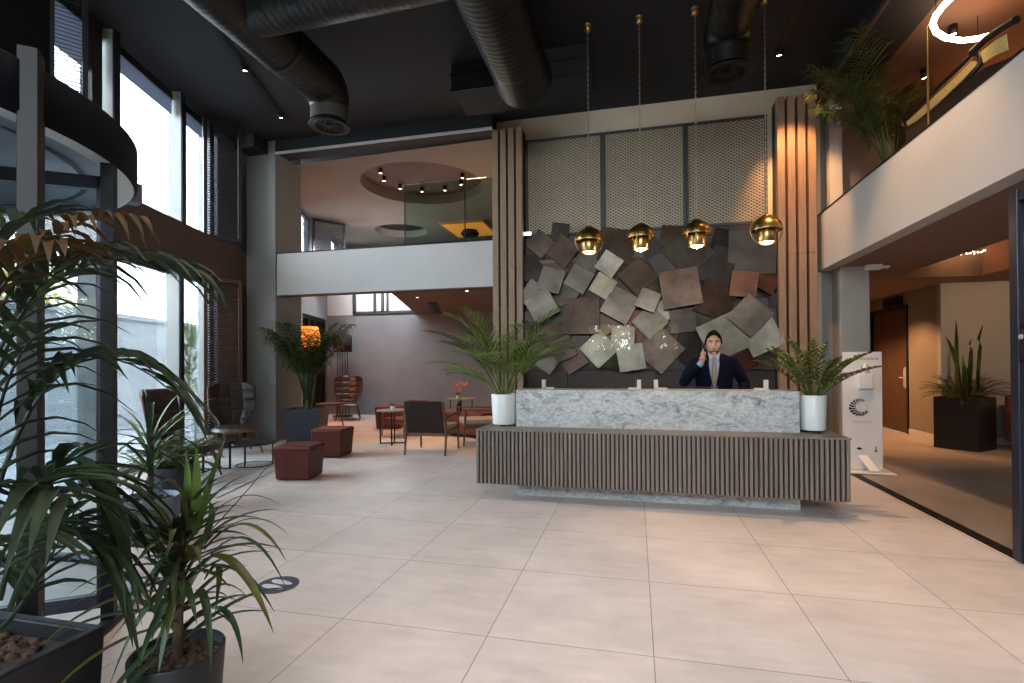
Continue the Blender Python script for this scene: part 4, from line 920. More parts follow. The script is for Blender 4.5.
# ================================================================== LOUNGE FURNITURE
def sgnpow(c, e): return math.copysign(abs(c)**e, c)
def make_wing(label, loc, rz):
    """wing chair, facing -Y: quilted leather over a bent wooden shell"""
    t = thing('wing_chair', label, 'chair', loc, rz, 'quilted wing chairs')
    H = .72; z0 = .36
    def hw(v):
        if v < .12: w = .20
        elif v < .50: q = (v-.12)/.38; w = .20+.135*(3*q*q-2*q**3)
        else: w = .335+.012*(v-.5)
        if v > .9: w -= .05*((v-.9)/.1)**2
        return w
    def P(u, v, off):
        x = (2*u-1)*hw(v); xx = (2*u-1)
        y = .20+.20*v-.16*xx*xx*(.35+.65*v)+off
        z = z0+H*v-.035*max(0, abs(xx)-.75)/.25*(v**6)
        return Vector((x, y, z))
    def quilt(u, v):
        a = abs(math.sin(4*PI*u))**.4; b = abs(math.sin(5*PI*v))**.4
        return P(u, v, -.018-.024*a*b)
    MB().grid(quilt, 50, 50).build('back_cushion', 'leather_brown', t, solid=.012)
    MB().grid(lambda u, v: P(u, v, .012), 24, 24).build('back_shell', 'wood_walnut', t, solid=.018)
    def seat(u, v):
        # superellipse pad: u around, v from rim to centre
        a = 2*PI*u; r = 1-v; cx = sgnpow(math.cos(a), .75)*.34*r; cy = sgnpow(math.sin(a), .75)*.33*r
        th = .055*(1-(r**6))+.0; q = abs(math.sin(PI*(cx/.15+.5)))**.4*abs(math.sin(PI*(cy/.15+.5)))**.4
        return Vector((cx, cy-.06, .375+th+.014*q*(1-r**8)))
    MB().grid(lambda u, v: seat(1-u, v), 64, 16).build('seat_cushion', 'leather_brown', t)
    def shell(u, v):
        a = 2*PI*u; r = 1-v; return Vector((sgnpow(math.cos(a), .75)*.342*r, sgnpow(math.sin(a), .75)*.332*r-.06, .375-.045*(1-r**3)))
    MB().grid(shell, 40, 8).build('seat_shell', 'wood_walnut', t, solid=.008)
    for sx, sy in ((-1, -1), (1, -1), (-1, 1), (1, 1)):
        MB().tube([(sx*.21, sy*.20-.04, .345), (sx*.29, sy*.29-.03, 0)], [.020, .011], 10).build('leg', 'wood_walnut', t)
    return t
wc = make_wing('quilted dark leather wing chair beside the grey column and louvre shutter', (-6.0, 6.74, 0), R(56))
dup(wc, (-5.15, 4.95, 0), R(112), 'quilted wing chair by the window behind the foreground plants, seen from behind')
dup(wc, (-6.92, 11.45, 0), R(28), 'quilted wing chair at the far lounge wall beside the black floor lamp')

def round_table(label, loc, r, h, topm, base='ring', group='small round lounge tables'):
    t = thing('side_table', label, 'side table', loc, 0, group)
    MB().cyl((0, 0, 0), r, h-.018, h, 40).build('tabletop', topm, t, bevel=.003)
    f = MB()
    if base == 'ring':
        f.tube([(r*.78*math.cos(2*PI*k/32), r*.78*math.sin(2*PI*k/32), .010) for k in range(33)], .009, 6, False)
        f.build('ring_base', 'black_metal', t); MB().tube([(r*.78*math.cos(2*PI*k/32), r*.78*math.sin(2*PI*k/32), h-.028) for k in range(33)], .008, 6, False).build('top_ring', 'black_metal', t)
        for a in (40, 160, 280): MB().tube([(r*.78*math.cos(R(a)), r*.78*math.sin(R(a)), .01), (r*.78*math.cos(R(a)), r*.78*math.sin(R(a)), h-.018)], .009, 8).build('leg', 'black_metal', t)
    else:
        for a in (0, 90):
            mx = Matrix.Rotation(R(a+20), 4, 'Z'); g = MB(); q = r*.78
            g.box((-q-.011, -.011, 0), (-q+.011, .011, h-.018), mx); g.box((q-.011, -.011, 0), (q+.011, .011, h-.018), mx); g.box((-q, -.011, .001), (q, .011, .022), mx); g.box((-q, -.011, h-.04), (q, .011, h-.018), mx)
            g.build('frame', 'black_metal', t)
    return t
round_table('low round table carrying the succulent pot, before the first wing chair', (-5.36, 5.60, 0), .29, .37, 'tabletop_black', 'frame')
round_table('low black round table on ring base, right of the succulent table', (-5.03, 5.98, 0), .29, .32, 'tabletop_black', 'ring')
t = thing('succulent', 'little succulent in white cup on the low round table', 'potted plant', (-5.36, 5.56, .37), 0, None)
round_pot(t, .045, .055, .085, 'ceramic_white'); rnd = random.Random(5)
for k in range(16):
    a = k*2.4; e = R(20+60*k/16); L = .10
    MB().strap((0, 0, .07), Vector((math.cos(a)*math.cos(e), math.sin(a)*math.cos(e), math.sin(e)))*L*.5+Vector((0, 0, .075)), Vector((math.cos(a)*math.cos(e), math.sin(a)*math.cos(e), math.sin(e)))*L+Vector((0, 0, .075)), .022, 4).build('leaf', 'leaf_fern', t)
t = thing('rug', 'pale grey rug under the low round tables by the window', 'rug', (0, 0, 0))
MB().prism([fl(-3.6, .25), fl(-1.0, .25), (-4.85, 7.0), (-4.15, 4.4)], .001, .010).build('pile', 'rug_grey', t)

def pouf(label, loc, rz, w, h, m='leather_red', group='leather poufs'):
    t = thing('pouf', label, 'pouf', loc, rz, group); w /= 2
    def rg(q, z): return [Vector((-q, -q, z)), Vector((q, -q, z)), Vector((q, q, z)), Vector((-q, q, z))]
    MB().loft([rg(w*.90, .01), rg(w*.94, h*.45), rg(w, h*.86), rg(w*1.0, h)], True, False).build('body', m, t, bevel=.028, seg=3)
    s = MB(); q = w*1.003; z = h*.90; s.tube([(-q, -q, z), (q, -q, z), (q, q, z), (-q, q, z), (-q, -q, z)], .006, 6, False); s.build('seam', m, t)
    return t
pouf('brown leather pouf nearest the camera, left of the desk', (-3.94, 5.44, 0), R(12), .45, .405)
pouf('brown leather pouf before the navy planter', (-4.40, 6.86, 0), R(8), .47, .42)
pouf('red leather pouf far back beside the sage table', (-5.12, 10.15, 0), R(15), .56, .47, 'leather_bright')

def lounge_chair(label, loc, rz, upm='wicker', backm='wicker', cush='cushion_beige', group='low lounge armchairs'):
    """wood framed armchair, facing -Y"""
    t = thing('armchair', label, 'armchair', loc, rz, group); W = .315
    for sx in (-1, 1):
        MB().tube([(sx*W, .36, .0), (sx*W, .30, .36), (sx*(W-.02), .40, .80)], [.015, .021, .016], 10).build('rear_leg', 'wood_walnut', t)
        MB().tube([(sx*W, -.33, 0), (sx*W, -.30, .58)], [.014, .021], 10).build('front_leg', 'wood_walnut', t)
        MB().loft([[Vector((sx*W+a, y, z+b)) for a, b in ((-.027, -.011), (.027, -.011), (.027, .011), (-.027, .011))] for y, z in ((-.36, .59), (-.1, .595), (.2, .575), (.355, .565))], True, False).build('arm', 'wood_walnut', t, bevel=.006)
    f = MB(); f.box((-W, -.32, .30), (W, -.285, .35)); f.box((-W, .27, .28), (W, .305, .34)); f.box((-W-.012, -.3, .29), (-W+.02, .3, .345)); f.box((W-.02, -.3, .29), (W+.012, .3, .345)); f.build('seat_frame', 'wood_walnut', t)
    MB().loft([[Vector((x, .305+.14*v-.02+.0*x, .33+.48*v)) for x in (-W+.03, W-.03)]+[Vector((x, .305+.14*v+.018, .33+.48*v)) for x in (W-.03, -W+.03)] for v in (0, .5, 1)], True, False).build('backrest', backm, t, bevel=.01)
    MB().box((-W+.02, -.33, .345), (W-.02, .27, .43)).build('seat_cushion', upm if upm != 'wicker' else cush, t, bevel=.025, seg=3)
    return t
ac = lounge_chair('woven back wooden armchair facing away, before the sage round table', (-3.07, 7.50, 0), R(183))
dup(ac, (-2.62, 8.52, 0), R(-62), 'woven armchair partly hidden behind the desk palm')
lounge_chair('red upholstered armchair behind the sage round table', (-4.30, 9.1, 0), R(-22), 'leather_bright', 'leather_bright').scale = (.95, .9, .80)
round_table('round sage topped table on black frame left of the woven armchair', (-4.05, 8.12, 0), .275, .58, 'tabletop_sage', 'frame', 'tall round lounge tables')
round_table('round table seen past the top of the woven armchair', (-3.66, 10.55, 0), .30, .62, 'tabletop_sage', 'frame', 'tall round lounge tables')
for lab, loc in (('tiny potted plant on the sage round table', (-4.05, 8.1, .58)), ('tiny pot on the round table past the woven armchair', (-3.72, 10.5, .62))):
    t = thing('small_pot_plant', lab, 'potted plant', loc, 0, None); round_pot(t, .03, .04, .06, 'ceramic_white')
    rosette(t, 7, .05, .09, (40, 80), 40, 'leaf_fern', random.Random(3), nl=5, ll=.025, lw=.012, rach=.002, r0=.005)
t = thing('coffee_table', 'low red brown wooden coffee table under the flower vase', 'coffee table', (-3.12, 9.48, 0), R(-20))
MB().box((-.60, -.42, .41), (.60, .42, .455)).build('tabletop', 'wood_red', t, bevel=.006); MB().box((-.56, -.38, .06), (.56, .38, .41)).build('body', 'wood_red', t, bevel=.004)
MB().box((-.5, -.32, 0), (.5, .32, .06)).build('plinth', 'black_metal', t)
t = thing('flower_vase', 'vase of orange and red strelitzia flowers on the coffee table', 'vase', (-3.24, 9.22, .456))
MB().lathe([(.001, 0), (.04, 0), (.055, .05), (.045, .13), (.022, .18), (.026, .20), (.020, .20), (.016, .18)], n=20).build('vase', 'black_metal', t)
for x, z, m in ((-.06, .46, 'flower_red'), (.10, .48, 'flower_orange'), (.0, .36, 'flower_orange')):
    MB().tube([(0, 0, .12), (x*.3, 0, .3), (x, 0, z)], .005, 6).build('stem', 'stem_green', t)
    f = MB()
    for k in range(7): a = k*.9; f.strap((x, 0, z), (x+.04*math.cos(a), .04*math.sin(a), z+.05), (x+.10*math.cos(a), .08*math.sin(a), z+.03+.07*(k % 2)), .035, 4, .3)
    f.build('flower', m, t)
t = thing('dish', 'small white dish on the red brown coffee table', 'dish', (-2.95, 9.42, .456))
MB().lathe([(.001, .0), (.05, 0), (.09, .02), (.092, .024), (.05, .006), (.001, .006)], n=24).build('bowl', 'ceramic_white', t)
t = thing('side_table', 'dark walnut side table with splayed legs behind the navy planter', 'side table', (-6.40, 9.9, 0))
MB().cyl((0, 0, 0), .30, .50, .53, 32).build('tabletop', 'wood_walnut', t)
for a in (45, 165, 285): MB().tube([(.16*math.cos(R(a)), .16*math.sin(R(a)), .50), (.27*math.cos(R(a)), .27*math.sin(R(a)), 0)], [.02, .012], 8).build('leg', 'wood_walnut', t)
# floor lamps
lp = (-6.98, 10.0, 0); t = thing('floor_lamp', 'floor lamp with glowing orange shade behind the lounge palm', 'floor lamp', lp)
MB().cyl((0, 0, 0), .16, 0, .025, 28).build('base', 'black_metal', t, bevel=.004); MB().tube([(0, 0, .02), (0, 0, 1.85)], .012, 8).build('pole', 'black_metal', t)
MB().lathe([(.27, 1.76), (.17, 2.20)], n=32).build('lamp_shade', 'shade_orange', t, solid=.006)
MB().sphere((0, 0, 1.95), .05).build('bulb', 'lamp_warm', t)
point('floor_lamp_glow', (lp[0], lp[1], 1.70), 42, (1, .30, .06), .08); point('floor_lamp_glow', (lp[0]+.02, lp[1], 2.28), 26, (1, .32, .07), .06)
t = thing('floor_lamp', 'black floor lamp with wide black shade against the far grey wall', 'floor lamp', (-7.5, 12.15, 0))
MB().lathe([(.24, 1.70), (.24, 2.12), (.20, 2.14), (.001, 2.14)], n=32).build('lamp_shade', 'shade_black', t, solid=.006)
for k in range(5): MB().tube([(-.18+.09*k, 0, 0), (-.14+.07*k, 0, 1.78)], .010, 6).build('leg', 'black_metal', t)
MB().cyl((0, 0, 0), .25, .0, .02, 28).build('base', 'black_metal', t)
# ceiling slot vent and downlights in the lounge soffit
a, b = atz(432, 303, 2.69), atz(441, 318, 2.69); t = thing('ceiling_vent', 'black slot vent in the brown lounge soffit', 'vent', (a.x, a.y, 2.699))
d = b-a; f = MB()
for k in (-1, 1): f.bar(Vector((k*.055, 0, -.006)), d*.75+Vector((k*.055, 0, -.006)), .05, .012)
f.bar(Vector((0, 0, -.003)), d*.75+Vector((0, 0, -.003)), .20, .006); f.build('grille', 'black_metal', t)
def downlight(p, lab, group, first=[None]):
    if first[0]: return dup(first[0], p, 0, lab, group)
    t = thing('downlight', lab, 'downlight', p, 0, group); MB().lathe([(.034, 0), (.034, -.006), (.026, -.006), (.025, 0)], n=20).build('trim_ring', 'white_paint', t); MB().lathe([(.025, -.003), (.001, -.003)], n=20).build('lens', 'lamp_spot', t); first[0] = t; return t
for x, y, lab in ((-3.0, 9.0, 'recessed downlight over the flower vase'), (-4.25, 9.6, 'recessed downlight nearest the slot vent'), (-2.9, 11.3, 'recessed downlight at the back of the brown lounge soffit')):
    downlight((x, y, 2.70), lab, 'lounge soffit downlights'); spot('downlight_beam', (x, y, 2.67), (x, y, 0), 130, (1, .55, .24), 85)

# ================================================================== SANITIZER STAND, STICKER, CORRIDOR
t = thing('sanitizer_stand', 'white hand sanitizer stand right of the desk', 'sanitizer stand', (2.715, 7.18, 0), R(-4))
MB().box((-.208, -.012, .03), (.208, .025, 1.475)).build('panel', 'white_paint', t, bevel=.003)
MB().box((-.24, -.20, .008), (.29, .20, .022)).build('base', 'white_paint', t, bevel=.003)
MB().cyl((-.2, .15, 0), .02, 0, .01).cyl((.25, -.15, 0), .02, 0, .01).cyl((.25, .15, 0), .02, 0, .01).cyl((-.2, -.15, 0), .02, 0, .01).build('foot', 'black_plastic', t)
f = MB(); f.add([(-.06, -.012, .20), (.04, -.012, .20), (.12, -.18, .04), (.02, -.18, .04)], [(0, 1, 2, 3)]); f.build('pedal', 'white_paint', t, solid=.012)
d = MB().box((-.055, -.09, 1.02), (.095, -.012, 1.21)).build('dispenser', 'white_paint', t, bevel=.012)
MB().lathe([(.001, 1.33), (.012, 1.33), (.016, 1.30), (.032, 1.27), (.034, 1.21), (.001, 1.21)], (.015, -.05, 0), 16).build('bottle', 'ceramic_white', t)
MB().tube([(-.03, -.05, 1.21), (-.02, -.05, 1.29), (.02, -.05, 1.325), (.055, -.05, 1.29), (.062, -.05, 1.21)], .004, 6).build('bracket_wire', 'grey_frame', t)
def text(body, size, loc, m, parent, name):
    c = bpy.data.curves.new(name, 'FONT'); c.body = body; c.size = size; c.align_x = 'CENTER'; c.extrude = .0008; c.materials.append(M[m])
    q = bpy.data.objects.new(name, c); COL.objects.link(q); me = bpy.data.meshes.new_from_object(q.evaluated_get(bpy.context.evaluated_depsgraph_get())); bpy.data.objects.remove(q)
    o = bpy.data.objects.new(name, me); COL.objects.link(o); o.parent = parent; o.location = loc; o.rotation_euler = (PI/2, 0, 0); return o
text('accommodate', .062, (0, -.0135, 1.375), 'ink_red', t, 'heading_text'); text('uzzoway', .062, (-.005, -.0135, .60), 'ink_grey', t, 'brand_text')
lg = MB(); cx, cz = -.01, .80
for k in range(15):                                                  # swirl of wedge rays round an open disc
    a0 = R(70+k*17); r0, r1 = .062, .062+.085*(1-abs(k-7.5)/11)
    p = lambda r, a: Vector((cx+r*math.cos(a), -.0135, cz+r*math.sin(a)))
    lg.add([p(r0, a0+.16), p(r1, a0-.10), p(r1*.97, a0+.13), p(r0*1.0, a0+.30)], [(0, 1, 2, 3)])
for k in range(10):
    a = 2*PI*k/10; p = Vector((cx+.012+.045*math.cos(a), -.0135, cz+.045*math.sin(a))); q = Vector((cx+.012+.052*math.cos(a+.35), -.0135, cz+.052*math.sin(a+.35))); lg.bar(p, q, .007, .001)
lg.build('logo', 'ink_black', t, solid=.0006)
hd = MB()
for x in (-.04,):
    hd.sphere((x, -.0135, .285), (.030, .0015, .016), 12, 6, Matrix.Identity(4)); hd.bar((x-.05, -.0135, .31), (x-.015, -.0135, .29), .014, .001); hd.bar((x+.015, -.0135, .275), (x+.055, -.0135, .25), .016, .001)
hd.build('hands_symbol', 'ink_black', t)
ar = MB(); ar.bar((.135, -.0135, .315), (.135, -.0135, .27), .002, .014); ar.add([(.118, -.0135, .272), (.152, -.0135, .272), (.135, -.0135, .240)], [(0, 2, 1)])
ar.box((.130, -.0145, .27), (.140, -.013, .315)); ar.build('arrow_symbol', 'ink_black', t, solid=.0006)
# round floor sticker
p = atz(277.5, 585, 0); t = thing('floor_sticker', 'round dark floor sticker with white footprints beside the near yucca', 'floor sticker', (p.x, p.y, .001), R(20))
MB().cyl((0, 0, 0), .125, 0, .002, 48).build('disc', 'sticker_navy', t)
f = MB()
for sx in (-1, 1):
    pts = [(sx*.035+.030*w*math.cos(a)*(1), y+.0) for a, w, y in ()]
    f.prism([(sx*.036+.026*math.cos(2*PI*k/20)*(1+.22*math.sin(2*PI*k/20)), .080*math.sin(2*PI*k/20)) for k in range(20)], .0021, .0032, Matrix.Rotation(R(62), 4, 'Z'))
f.build('footprints', 'sticker_white', t)
t = thing('ceiling_sensor', 'white sensor under the right balcony above the grey pier', 'sensor', aty(878, 270, 7.82)+Vector((0, 0, 0)))
t.location.z = 2.652
MB().box((-.15, -.05, -.07), (.04, .05, 0)).build('housing', 'white_paint', t, bevel=.01); MB().box((.02, -.03, -.055), (.13, .03, -.02)).build('arm', 'white_paint', t, bevel=.006)
t = thing('fairy_lights', 'string of warm fairy lights under the dark corridor ceiling', 'fairy lights', (4.35, 9.10, 2.99))
MB().tube([(0, 0, 0), (2.2, -.1, .02)], .004, 5).build('wire', 'black_metal', t)
b = MB()
rnd = random.Random(4)
for k in range(60): b.sphere((k*.019, rnd.uniform(-.03, .03)-.0, rnd.uniform(-.03, .02)), .009, 6, 4)
b.build('bulbs', 'lamp_fairy', t)
t = thing('tub_chair', 'red leather tub chair with cream cushion behind the corridor planter', 'armchair', (5.95, 9.35, 0), R(-20))
MB().box((-.36, -.34, .10), (.36, .30, .40)).build('seat', 'leather_bright', t, bevel=.04, seg=3)
MB().box((-.38, .24, .10), (.38, .38, .82)).build('backrest', 'leather_bright', t, bevel=.05, seg=3)
for sx in (-1, 1): MB().box((sx*.30, -.34, .1), (sx*.40, .3, .60)).build('arm', 'leather_bright', t, bevel=.04, seg=3)
for sx in (-1, 1):
    for sy in (-1, 1): MB().tube([(sx*.3, sy*.26, .12), (sx*.32, sy*.29, 0)], .018, 8).build('leg', 'wood_walnut', t)
t = thing('cushion', 'cream cushion leaning in the red tub chair', 'cushion', (5.88, 9.38, .52), R(-20))
MB().sphere((0, 0, .10), (.24, .09, .20), 20, 12, Matrix.Rotation(-.25, 4, 'X')).build('cover', 'cushion_beige', t)

# ================================================================== RIGHT MEZZANINE: cane bench, ring light, lamps
t = thing('cane_bench', 'dark wooden bench with curved cane back panels on the right mezzanine', 'bench', (3.0, 5.9, 3.30))
f = MB()
def yz(px_, py_, X=3.0): d = ray(px_, py_); k = X/d.x; q = CAM+d*k; return Vector((0, q.y-5.9, q.z-3.30))
top = [yz(903, 120), yz(930, 95), yz(955, 72), yz(973, 54), yz(988, 40), yz(1000, 31), yz(1008, 26)]
loop = [yz(903, 120), yz(930, 95), yz(958, 69), yz(973, 54), yz(980, 54), yz(981, 64), yz(965, 82), yz(940, 105), yz(918, 123), yz(907, 130), yz(902, 127), yz(903, 120)]
f.tube(loop, .024, 8, False); f.tube([yz(972, 53), yz(988, 38), yz(1003, 28), yz(1016, 20)], .034, 8)
f.build('frame', 'wood_black', t)
low = [yz(907, 131), yz(940, 106), yz(966, 83), yz(985, 68), yz(1016, 56)]
MB().add(low+[Vector((0, v.y, .02)) for v in low[::-1]], [tuple(range(2*len(low)))]).build('back_board', 'wood_black', t, solid=.03)
inner = [yz(907, 122), yz(931, 100), yz(958, 75), yz(972, 61), yz(977, 61), yz(977, 65), yz(963, 80), yz(939, 103), yz(917, 121), yz(908, 126)]
MB().add([v for v in inner], [tuple(range(len(inner)))]).build('cane_panel', 'cane', t, solid=.012)
pan = [yz(981, 52), yz(995, 41), yz(1006, 34), yz(1008, 50), yz(996, 55), yz(984, 63)]
MB().add(pan, [tuple(range(len(pan)))]).build('cane_panel', 'cane', t, solid=.012)
lo, hi = min(v.y for v in top), max(v.y for v in top)
MB().box((.05, lo-.2, .30), (.60, hi, .44)).build('seat', 'leather_brown', t, bevel=.03, seg=3)
for y in (lo-.15, hi-.06):
    for x in (.08, .55): MB().box((x-.025, y-.025, 0), (x+.025, y+.025, .32)).build('leg', 'wood_walnut', t)
ring = [atz(*q, 4.85) for q in ((958, -8), (945, 4), (936, 15), (932.5, 24), (936, 32), (946, 38), (962, 40.5), (978, 38.5), (991, 35))]
c0 = sum(ring, Vector())/len(ring)
t = thing('ring_light', 'glowing curved ring light over the right mezzanine', 'ceiling light', c0)
MB().tube([p-c0 for p in ring], .028, 10).build('tube', 'lamp_ring', t)
for q in (ring[2], ring[7]): MB().tube([q-c0, q-c0+Vector((0, 0, 5.1-q.z))], .004, 5).build('wire', 'black_metal', t)
point('ring_glow', tuple(c0+Vector((.35, -.1, -.05))), 14, (1, .36, .09), .15)
spot('bench_beam', (2.62, 5.0, 4.98), (3.0, 5.9, 4.1), 60, (1, .62, .25), 70)
p = atz(862, 78, 5.1)
for x, y, z, lab in ((924, 74, 5.05, 'black ceiling spot left of the ring light on the right mezzanine'), (953, 27, 5.08, 'black ceiling spot inside the curve of the ring light')):
    q = atz(x, y, z); can((q.x, q.y, 5.1), lab, 'right mezzanine ceiling spots')
t = thing('balustrade_post', 'thin brass post on the right mezzanine edge', 'post', (2.69, 5.60, 3.456)); q = aty(942, 40, 5.72)
MB().tube([(0, 0, 0), (0, 0, 1.05)], .010, 8).build('rod', 'brass', t); MB().lathe([(.03, 0), (.03, .012), (.01, .02)], n=16).build('flange', 'brass', t)
point('mezzanine_lamp', (4.6, 7.8, 4.2), 26, (1, .36, .09), .2)

# ================================================================== RECEPTIONIST
hp = aty(713.6, 345, 6.0); PXm = hp.x
t = thing('person', 'man in navy suit and pale tie behind the desk, phone at his ear', 'person', (PXm, 6.0, 0), R(-6))
def ell(cx, cy, z, rx, ry, n=24, e=1.0): return [Vector((cx+rx*sgnpow(math.cos(2*PI*k/n), e), cy+ry*sgnpow(math.sin(2*PI*k/n), e), z)) for k in range(n)]
HZ = 1.555
body = MB()
# torso, hips, legs, neck
body.loft([ell(0, .0, z, rx, ry, 20, .85) for z, rx, ry in ((.82, .16, .105), (.92, .165, .11), (1.05, .15, .10), (1.2, .165, .108), (1.33, .185, .11), (1.40, .165, .09), (1.43, .10, .075))])
for sx in (-1, 1):
    body.tube([(sx*.09, 0, .88), (sx*.10, -.01, .48), (sx*.10, .015, .09)], [.085, .058, .040], 14)
    body.loft([[Vector((sx*.11+a, y, z)) for a, z in ((-.042, 0), (.042, 0), (.036, h), (-.036, h))] for y, h in ((.07, .09), (-.02, .09), (-.12, .05), (-.17, .035))])
body.tube([(0, .005, 1.38), (0, -.005, 1.50)], [.062, .058], 16)
# head: skull, face, jaw
def hd_(u, v):
    a = 2*PI*u; p = PI*v; x = math.sin(p)*math.cos(a); y = math.sin(p)*math.sin(a); z = math.cos(p)
    rx, ry, rz = .077, .096, .125
    X, Y_, Z = x*rx, y*ry+.004, z*rz
    if z < 0:
        k = -z; X *= 1-.26*k**1.5; Y_ = Y_*(1-.10*k)-.050*k**1.6
    if y < -.3 and abs(z) < .75: Y_ += .010*(-y-.3)
    return Vector((X, Y_, HZ+Z))
body.grid(hd_, 36, 24)
body.loft([ell(0, -.088-d, z, w, .018, 10) for z, w, d in ((HZ+.022, .008, .000), (HZ+.0, .010, .008), (HZ-.022, .014, .018), (HZ-.034, .017, .012), (HZ-.040, .010, .002))])
body.sphere((0, -.082, HZ-.104), (.026, .016, .018), 12, 8)          # chin
for sx in (-1, 1):
    body.sphere((sx*.030, -.078, HZ+.030), (.024, .014, .008), 10, 6)  # brow ridge
    body.sphere((sx*.078, .010, HZ-.008), (.011, .020, .032), 10, 8)   # ear
    body.sphere((sx*.042, -.064, HZ-.018), (.022, .015, .024), 10, 8)  # cheek
# arms: his right raised to the ear, his left hanging to the desk
SH, EL, WR = Vector((-.180, .0, 1.370)), Vector((-.315, -.08, 1.135)), Vector((-.135, -.125, 1.345))
SH2, EL2, WR2 = Vector((.180, .0, 1.370)), Vector((.305, -.02, 1.125)), Vector((.26, -.22, .95))
body.tube([SH, EL], [.055, .042], 12); body.tube([EL, WR], [.042, .026], 12); body.tube([SH2, EL2], [.055, .042], 12); body.tube([EL2, WR2], [.042, .026], 12)
# right hand: palm, four curled fingers round the phone, thumb along its side
PC = Vector((-.112, -.118, 1.405))
body.tube([WR, PC], [.026, .036], 12); body.sphere(PC, (.026, .034, .042), 14, 9)
for k, (dz, L) in enumerate(((.038, .070), (.018, .076), (-.003, .070), (-.022, .056))):
    a = PC+Vector((-.016, -.026, dz)); b_ = a+Vector((-.004, -.034, .012)); c = b_+Vector((.024, -.010, .008)); d = c+Vector((.022, .012, .002))
    body.tube([a, b_, c, d], [.0082, .0078, .0074, .0064], 8); body.sphere(d, .0064, 8, 6)
a = PC+Vector((.004, .010, .030)); body.tube([a, a+Vector((-.012, .012, .030)), a+Vector((.004, .008, .062))], [.011, .010, .008], 8); body.sphere(a+Vector((.004, .008, .062)), .008, 8, 6)
# left hand resting on the worktop
PC2 = WR2+Vector((-.01, -.055, -.035)); body.tube([WR2, PC2], [.026, .034], 12); body.sphere(PC2, (.038, .045, .018), 14, 8)
for k in range(4):
    a = PC2+Vector((-.028+.019*k, -.038, 0)); body.tube([a, a+Vector((0, -.035, .006)), a+Vector((0, -.062-.008*(k in (1, 2)), -.016))], [.0095, .009, .007], 8)
a = PC2+Vector((-.034, .005, 0)); body.tube([a, a+Vector((-.026, -.022, .002)), a+Vector((-.030, -.050, -.008))], [.011, .010, .008], 8)
body.build('body', 'skin', t, remesh=.0042)
# face details
for sx in (-1, 1):
    e = MB().sphere((sx*.030, -.0845, HZ+.010), (.0105, .006, .0042), 14, 8).build('eye', 'ceramic_white', t)
    MB().sphere((sx*.030, -.0895, HZ+.010), (.0052, .003, .0044), 10, 6).build('iris', 'ink_black', e)
    MB().tube([(sx*.012, -.094, HZ+.028), (sx*.030, -.095, HZ+.034), (sx*.050, -.082, HZ+.028)], [.0045, .0052, .003], 8).build('eyebrow', 'hair_black', t)
MB().tube([(-.026, -.0885, HZ-.058), (-.012, -.0965, HZ-.062), (0, -.0985, HZ-.0615), (.012, -.0965, HZ-.062), (.026, -.0885, HZ-.058)], [.002, .005, .0058, .005, .002], 8).build('lips', 'lip', t)
def bd(u, v):                                                        # short beard shadow along the jaw
    a = R(-180+360*0+ -10 + 200*u); a = PI+R(-12)+R(204)*u; p = PI*(.70+.27*v)
    P = hd_(a/(2*PI) % 1, p/PI); c = Vector((0, 0, HZ-.03)); return c+(P-c)*1.03
MB().grid(bd, 30, 8).build('beard', 'beard', t)
# hair: short, fuller on top, swept back
def hr(u, v):
    a = 2*PI*u; fr = max(0, -math.sin(a)); lim = .60-.34*fr**.6; p = PI*lim*v
    P = hd_(u, p/PI); c = Vector((0, .004, HZ)); k = 1.075+.10*(1-v)**.7*(.6+.4*fr)+.014*math.sin(9*a)*(v)+.012*math.sin(23*a+6*v)
    return c+(P-c)*k+Vector((0, -.004*fr, .006))
MB().grid(hr, 64, 16).build('hair', 'hair_black', t, solid=.010)
# shirt, tie, suit
sh = MB()
sh.loft([ell(0, -.012, z, rx, ry, 20) for z, rx, ry in ((1.02, .15, .112), (1.25, .172, .118), (1.36, .175, .112), (1.415, .105, .088), (1.440, .068, .072))], True)
sh.build('shirt', 'shirt_blue', t)
for sx in (-1, 1):
    c = MB(); c.add([(sx*.006, -.112, 1.420), (sx*.054, -.068, 1.462), (sx*.074, -.052, 1.436), (sx*.046, -.128, 1.378)], [(0, 1, 2, 3)] if sx > 0 else [(3, 2, 1, 0)]); c.build('collar', 'shirt_blue', t, solid=.006)
    MB().tube([WR.lerp(EL, .10), WR.lerp(EL, -.06)] if sx < 0 else [WR2.lerp(EL2, .1), WR2.lerp(EL2, -.06)], [.034, .033], 14).build('cuff', 'shirt_blue', t)
tie = MB(); tie.loft([[Vector((-w, y, z)), Vector((0, y-.008, z)), Vector((w, y, z)), Vector((w, y+.008, z)), Vector((-w, y+.008, z))] for z, w, y in ((1.424, .018, -.112), (1.408, .021, -.122), (1.378, .015, -.126), (1.30, .024, -.138), (1.18, .032, -.142), (1.05, .037, -.138))]); tie.build('tie', 'tie_gold', t)
jk = MB()
def jring(z, rx, ry, gap):
    # an open ring: starts and ends at the front opening
    n = 40; a0 = -PI/2+gap; out = []
    for k in range(n+1):
        a = a0+(2*PI-2*gap)*k/n; out.append(Vector((rx*sgnpow(math.cos(a), .85), ry*sgnpow(math.sin(a), .85), z)))
    return out
rows = [jring(*q) for q in ((.80, .195, .125, .05), (.95, .190, .125, .02), (1.05, .182, .128, .02), (1.12, .184, .134, .10), (1.20, .192, .136, .18), (1.30, .205, .134, .27), (1.37, .203, .126, .36), (1.405, .175, .110, .46), (1.432, .120, .092, .62), (1.447, .082, .080, .74))]
n = 41; jk.add([p for r in rows for p in r], [(i*n+k, i*n+k+1, (i+1)*n+k+1, (i+1)*n+k) for i in range(len(rows)-1) for k in range(n-1)], True)
jk.build('jacket', 'suit_navy', t, solid=.012)
